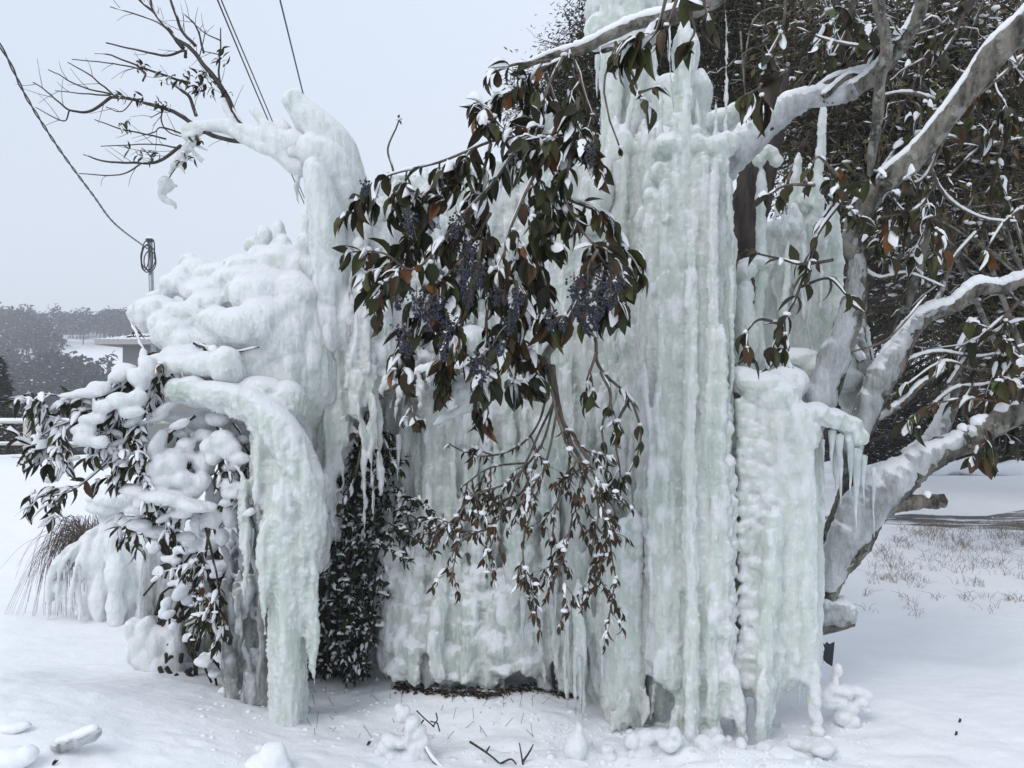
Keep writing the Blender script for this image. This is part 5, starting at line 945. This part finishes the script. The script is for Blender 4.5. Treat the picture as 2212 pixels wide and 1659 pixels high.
for q, n_, m_ in ((lf, 'crowns', M['needle']), (sn, 'snow', M['snow']), (wd, 'trunks', M['bark_dark'])): o = q.build(n_, m_, fw); o['kind'] = 'stuff'
spots = []
for i in range(260):
    y = rng_.uniform(24, 60); u = rng_.uniform(-100, 700); x = (u-1106)/FOC*y; v = rng_.uniform(890, 960)
    z = gz(x, y)-.2; h = rng_.uniform(2.2, 4.5) if y > 26 else 2; h = min(h, max(1.0, EYE-(870-850)*y/FOC-z)); spots.append((x, y, z, h, h*.5))
lf, sn, wd = card_trees('scrub', spots, PALH*.8, 10, '', 130)
fs = thing('valley_scrub', (0, 0, 0), None, None, kind='stuff'); fs['label'] = 'snow-flecked scrub in the valley below the railing'
for q, n_, m_ in ((lf, 'crowns', M['needle']), (sn, 'snow', M['snow']), (wd, 'trunks', M['bark_dark'])): o = q.build(n_, m_, fs); o['kind'] = 'stuff'
def dark_conifer(u, y, vtop, label, seed, wpx):
    rng = np.random.default_rng(seed); g = P(u, 850, y); g[2] = gz(g[0], y); root = thing('dark_conifer', g, label, 'tree'); top = P(u, vtop, y)[2]; H = top-g[2]; m = MB(); tube(m, np.array([g, (g[0], g[1], top)]), (.16, .03), 7); m.build('trunk', M['bark_dark'], root)
    lf, sn = MB(), MB(); k = 5200; t = rng.random(k)**.8; a = rng.uniform(0, 6.28, k); W = px(wpx, y)*(1-t)**.75*(.75+.35*np.sin(t*31+a*2)); r = W*rng.random(k)**.4
    B = np.stack([g[0]+np.cos(a)*r, g[1]+np.sin(a)*r, g[2]+.1*H+t*H*.9-r*.25], 1); D = np.stack([np.cos(a), np.sin(a), rng.normal(-.2, .4, k)], 1)+rng.normal(0, .3, (k, 3))
    add_leaves(lf, B, D, rng.normal(0, .3, (k, 3))+(0, 0, 1), rng.uniform(.12, .3, k), rng.uniform(.05, .12, k), np.full(k, .4), np.full(k, .3), palette(k, rng, GREEN, 0), True); lf.build('crown', M['needle'], root)
    i = rng.random(k) < .30; n_ = i.sum(); add_leaves(sn, B[i]+(0, 0, .05), D[i]*(1, 1, .2), np.tile((0, 0, 1.), (n_, 1)), rng.uniform(.08, .22, n_), rng.uniform(.06, .12, n_), np.full(n_, .3), np.full(n_, -.3), np.ones((n_, 3)), True); sn.build('snow', M['snow'], root)
dark_conifer(-5, 24, 775, 'tall snow-dusted dark conifer at the left edge behind the railing', 1, 75); dark_conifer(62, 27, 850, 'smaller rounded conifer beside the tall one behind the railing', 2, 50)

# railing
def box(mb, a, b):
    x0, y0, z0 = a; x1, y1, z1 = b; V = [(x, y, z) for x in (x0, x1) for y in (y0, y1) for z in (z0, z1)]; mb.add(V, [(0, 1, 3, 2), (4, 6, 7, 5), (0, 4, 5, 1), (2, 3, 7, 6), (0, 2, 6, 4), (1, 5, 7, 3)])
beige = m_plain('beige_paint', (.50, .47, .40), .5, 0, .06)
ra = thing('railing', P(60, 990, 17.6), 'beige snow-topped railing along the edge of the yard at the far left', 'railing')
for u in (-160, 58, 270, 480):
    c = P(u, 985, 17.6); gz_ = gz(c[0], 17.6); m = MB(); box(m, (c[0]-.06, 17.55, gz_-.2), (c[0]+.06, 17.66, P(u, 912, 17.6)[2])); m.build('post', beige, ra)
for v, h in ((908, .05), (957, .03)):
    m = MB(); a, b = P(-300, v+2, 17.6), P(700, v-2, 17.6); box(m, (a[0], 17.57, a[2]-h), (b[0], 17.64, a[2]+.01)); m.build('rail', beige, ra); m = MB(); tube(m, np.array([(x, 17.6, a[2]+.03) for x in np.linspace(a[0], b[0], 30)]), .045 if h > .04 else .025, 8); m.build('snow', M['snow'], ra)
# house roof
hs = thing('house', P(290, 800, 34), 'pale house corner with a snow-covered tiled hip roof beyond the valley edge', 'house'); hy = 34.
def hp(u, v, dy=0): return P(u, v, hy+dy)*np.array((1, 1, 1))
e0, e1 = hp(206, 733), hp(520, 747); zt = e0[2]; x0, x1 = e0[0], e0[0]+9
m = MB(); r0 = (x0+1.6, hy+3.2, zt+.95); V = [(x0, hy, zt), (x1, hy, zt), (x1, hy+6.4, zt), (x0, hy+6.4, zt), (x0+3.2, hy+3.2, zt+.85), (x1, hy+3.2, zt+.85)]
m.add(V, [(0, 1, 5, 4), (3, 4, 5, 2)], [(0, 4, 3)]); rm = NT('snowy_tiles'); rm.setv(Roughness=.8); w_ = rm.new('ShaderNodeTexWave'); w_.inputs['Scale'].default_value = 1.6; w_.inputs['Distortion'].default_value = 2.2; w_.inputs['Detail'].default_value = 3; rm.l.new(rm.pos(), w_.inputs['Vector'])
m.build('roof', rm.out(rm.ramp(w_.outputs['Fac'], [(.08, (.09, .09, .10)), (.2, (.84, .85, .88))])), hs, smooth=False)
m = MB()
for k in range(9): tube(m, np.array([(x0+.2+k*.35+1.0, hy+.4+k*.1, zt+.13+k*.01), (x0+.5+k*.35+1.0, hy+.7, zt+.17+k*.01)]), .05, 5)
m.build('tile_ridges', M['bark_dark'], hs)
m = MB(); box(m, (x0-.03, hy-.03, zt-.22), (x1, hy+6.5, zt-.012)); m.build('eaves', m_plain('eave', (.42, .42, .40), .6, 0, .05), hs, smooth=False)
m = MB(); box(m, (x0+.8, hy+.8, zt-6), (x1, hy+6, zt-.22)); m.build('wall', m_plain('house_wall', (.30, .30, .285), .8, 0, .08), hs, smooth=False)
for k in range(3):
    xw = x0+2.2+k*2.1; m = MB(); box(m, (xw, hy+.76, zt-1.9), (xw+1.0, hy+.80, zt-.75)); wf = m.build('window', m_plain('window_frame', (.55, .55, .53), .5, 0, .05), hs, smooth=False)
    m = MB(); box(m, (xw+.08, hy+.745, zt-1.82), (xw+.92, hy+.757, zt-.83)); m.build('pane', m_plain('dark_glass', (.03, .035, .04), .1, 0, .05), wf, smooth=False)
# pole with coiled cable
py = 24.0; ug = P(334, 760, py); po = thing('utility_pole', (ug[0], py, gz(ug[0], py)), 'thin grey metal pole with a coil of black cable near its top', 'pole')
m = MB(); a, b = P(324, 522, py), P(336, 900, py); tube(m, np.array([b, a]), .075, 10); m.build('pole', M['metal'], po)
m = MB(); c = P(323, 519, py); blob(m, c, (.12, .12, .09), 2); m.build('cap', M['cable'], po)
m = MB(); blob(m, c+(0, 0, .06), (.11, .11, .06), 2); m.build('snow', M['snow'], po)
for k, (du, dv, ru, rv, tl) in enumerate(((-4, 46, 12, 30, .1), (-2, 44, 16, 26, -.15), (-8, 40, 9, 32, .2), (2, 52, 13, 22, .0))):
    m = MB(); an = np.linspace(0, 2*math.pi, 40); cu, cv = 322+du, 512+dv; q = np.array([P(cu+ru*math.cos(t)*math.cos(tl)-rv*math.sin(t)*math.sin(tl)*.5, cv+rv*math.sin(t)+ru*math.cos(t)*math.sin(tl), py-.12) for t in an]); tube(m, q, .018, 5); m.build('cable_coil', M['cable'], po)
m = MB(); q = crom([P(318, 522, py), P(332, 520, py), P(334, 560, py-.1)], 6); tube(m, q, .02, 5); m.build('connector', M['cable'], po)
def cable(name, pts, r, label, twist=0):
    p = crom([P(*a) for a in pts], 24); m = MB()
    if twist:
        n = 1200; t = np.linspace(0, len(p)-1, n); q = np.stack([np.interp(t, range(len(p)), p[:, k]) for k in range(3)], 1); d = np.concatenate(([0], np.cumsum(np.linalg.norm(np.diff(q, axis=0), axis=1))))
        for s_ in (0, math.pi): q2 = q+np.stack([np.cos(d*twist+s_), np.sin(d*twist+s_), np.sin(d*twist+s_+1)], 1)*r*.7; tube(m, q2, r*.8, 5)
    else: tube(m, p, r, 6)
    o = m.build(name, M['cable']); return tag(o, label, 'cable')
cable('service_cable', [(-120, -60, 9), (0, 98, 10), (60, 215, 11.5), (130, 325, 13.5), (200, 420, 16), (250, 485, 19), (318, 537, 24)], .014, 'thick twisted black cable sagging from the top left to the pole', 6)
cable('overhead_wire', [(430, -100, 14), (470, 0, 15), (560, 215, 19), (640, 400, 24), (700, 540, 30)], .017, 'left wire of the close pair passing behind the ice peak')
cable('overhead_wire', [(440, -100, 14), (478, 0, 15), (568, 213, 19), (646, 400, 24), (706, 540, 30)], .015, 'right wire of the close pair passing behind the ice peak')
cable('overhead_wire', [(580, -100, 14), (605, 0, 15), (632, 110, 17), (658, 215, 19), (700, 380, 24)], .017, 'single wire running down to the hooded ice peak')
# snow-covered low bank and rail on the far right side of the yard, dry grass
m = MB(); q = crom([(x, 14.6+.3*math.sin(x*.6), gz(x, 14.6)+.10+.05*math.sin(x*1.7)) for x in np.linspace(3.5, 13, 24)], 4); tube(m, q, .16*(1+.3*np.sin(np.arange(len(q))*.8)), 10); tag(m.build('snow_bank', M['snow']), 'low rounded bank of snow along the foot of the hedge', 'snow bank')
m = MB(); r_ = np.random.default_rng(12)
for i in range(330):
    u, v = r_.uniform(1880, 2260), 1130+abs(r_.normal(0, 1))*60
    if i % 6 == 0: u, v = r_.uniform(1850, 2250), r_.uniform(1180, 1330)
    if u < 1790+(1300-v)*1.0: continue
    g = GP(u, v); nb = r_.integers(3, 11)
    for k in range(nb):
        d = np.array((r_.normal(0, .5), r_.normal(0, .3), 1)); h = r_.uniform(.02, .075)*g[1]/6; b = g+r_.normal(0, .03, 3)*(1, 1, 0)*g[1]/6; tube(m, np.array([b-(0, 0, .01), b+d*h*.6, b+d*h*1.0+np.array((d[0]*h*.6, 0, -.1*h))]), (.0016, .0013, .0008), 3)
tag(m.build('dry_grass', m_plain('straw', (.30, .23, .18), .8)), 'dry brown grass tips showing through the snow at the right', None, kind='stuff')
# haze
m = MB(); box(m, (-330, -8, -40), (330, 420, 34)); hzm = bpy.data.materials.new('haze'); hzm.use_nodes = True; nn = hzm.node_tree.nodes; nn.clear(); pv = nn.new('ShaderNodeVolumePrincipled'); pv.inputs['Color'].default_value = (.93, .95, 1, 1); pv.inputs['Density'].default_value = .0017; sc.cycles.volume_bounces = 2; mo = nn.new('ShaderNodeOutputMaterial'); hzm.node_tree.links.new(pv.outputs[0], mo.inputs['Volume'])
tag(m.build('haze', hzm, None, False), 'pale winter haze over the valley', None, kind='stuff')
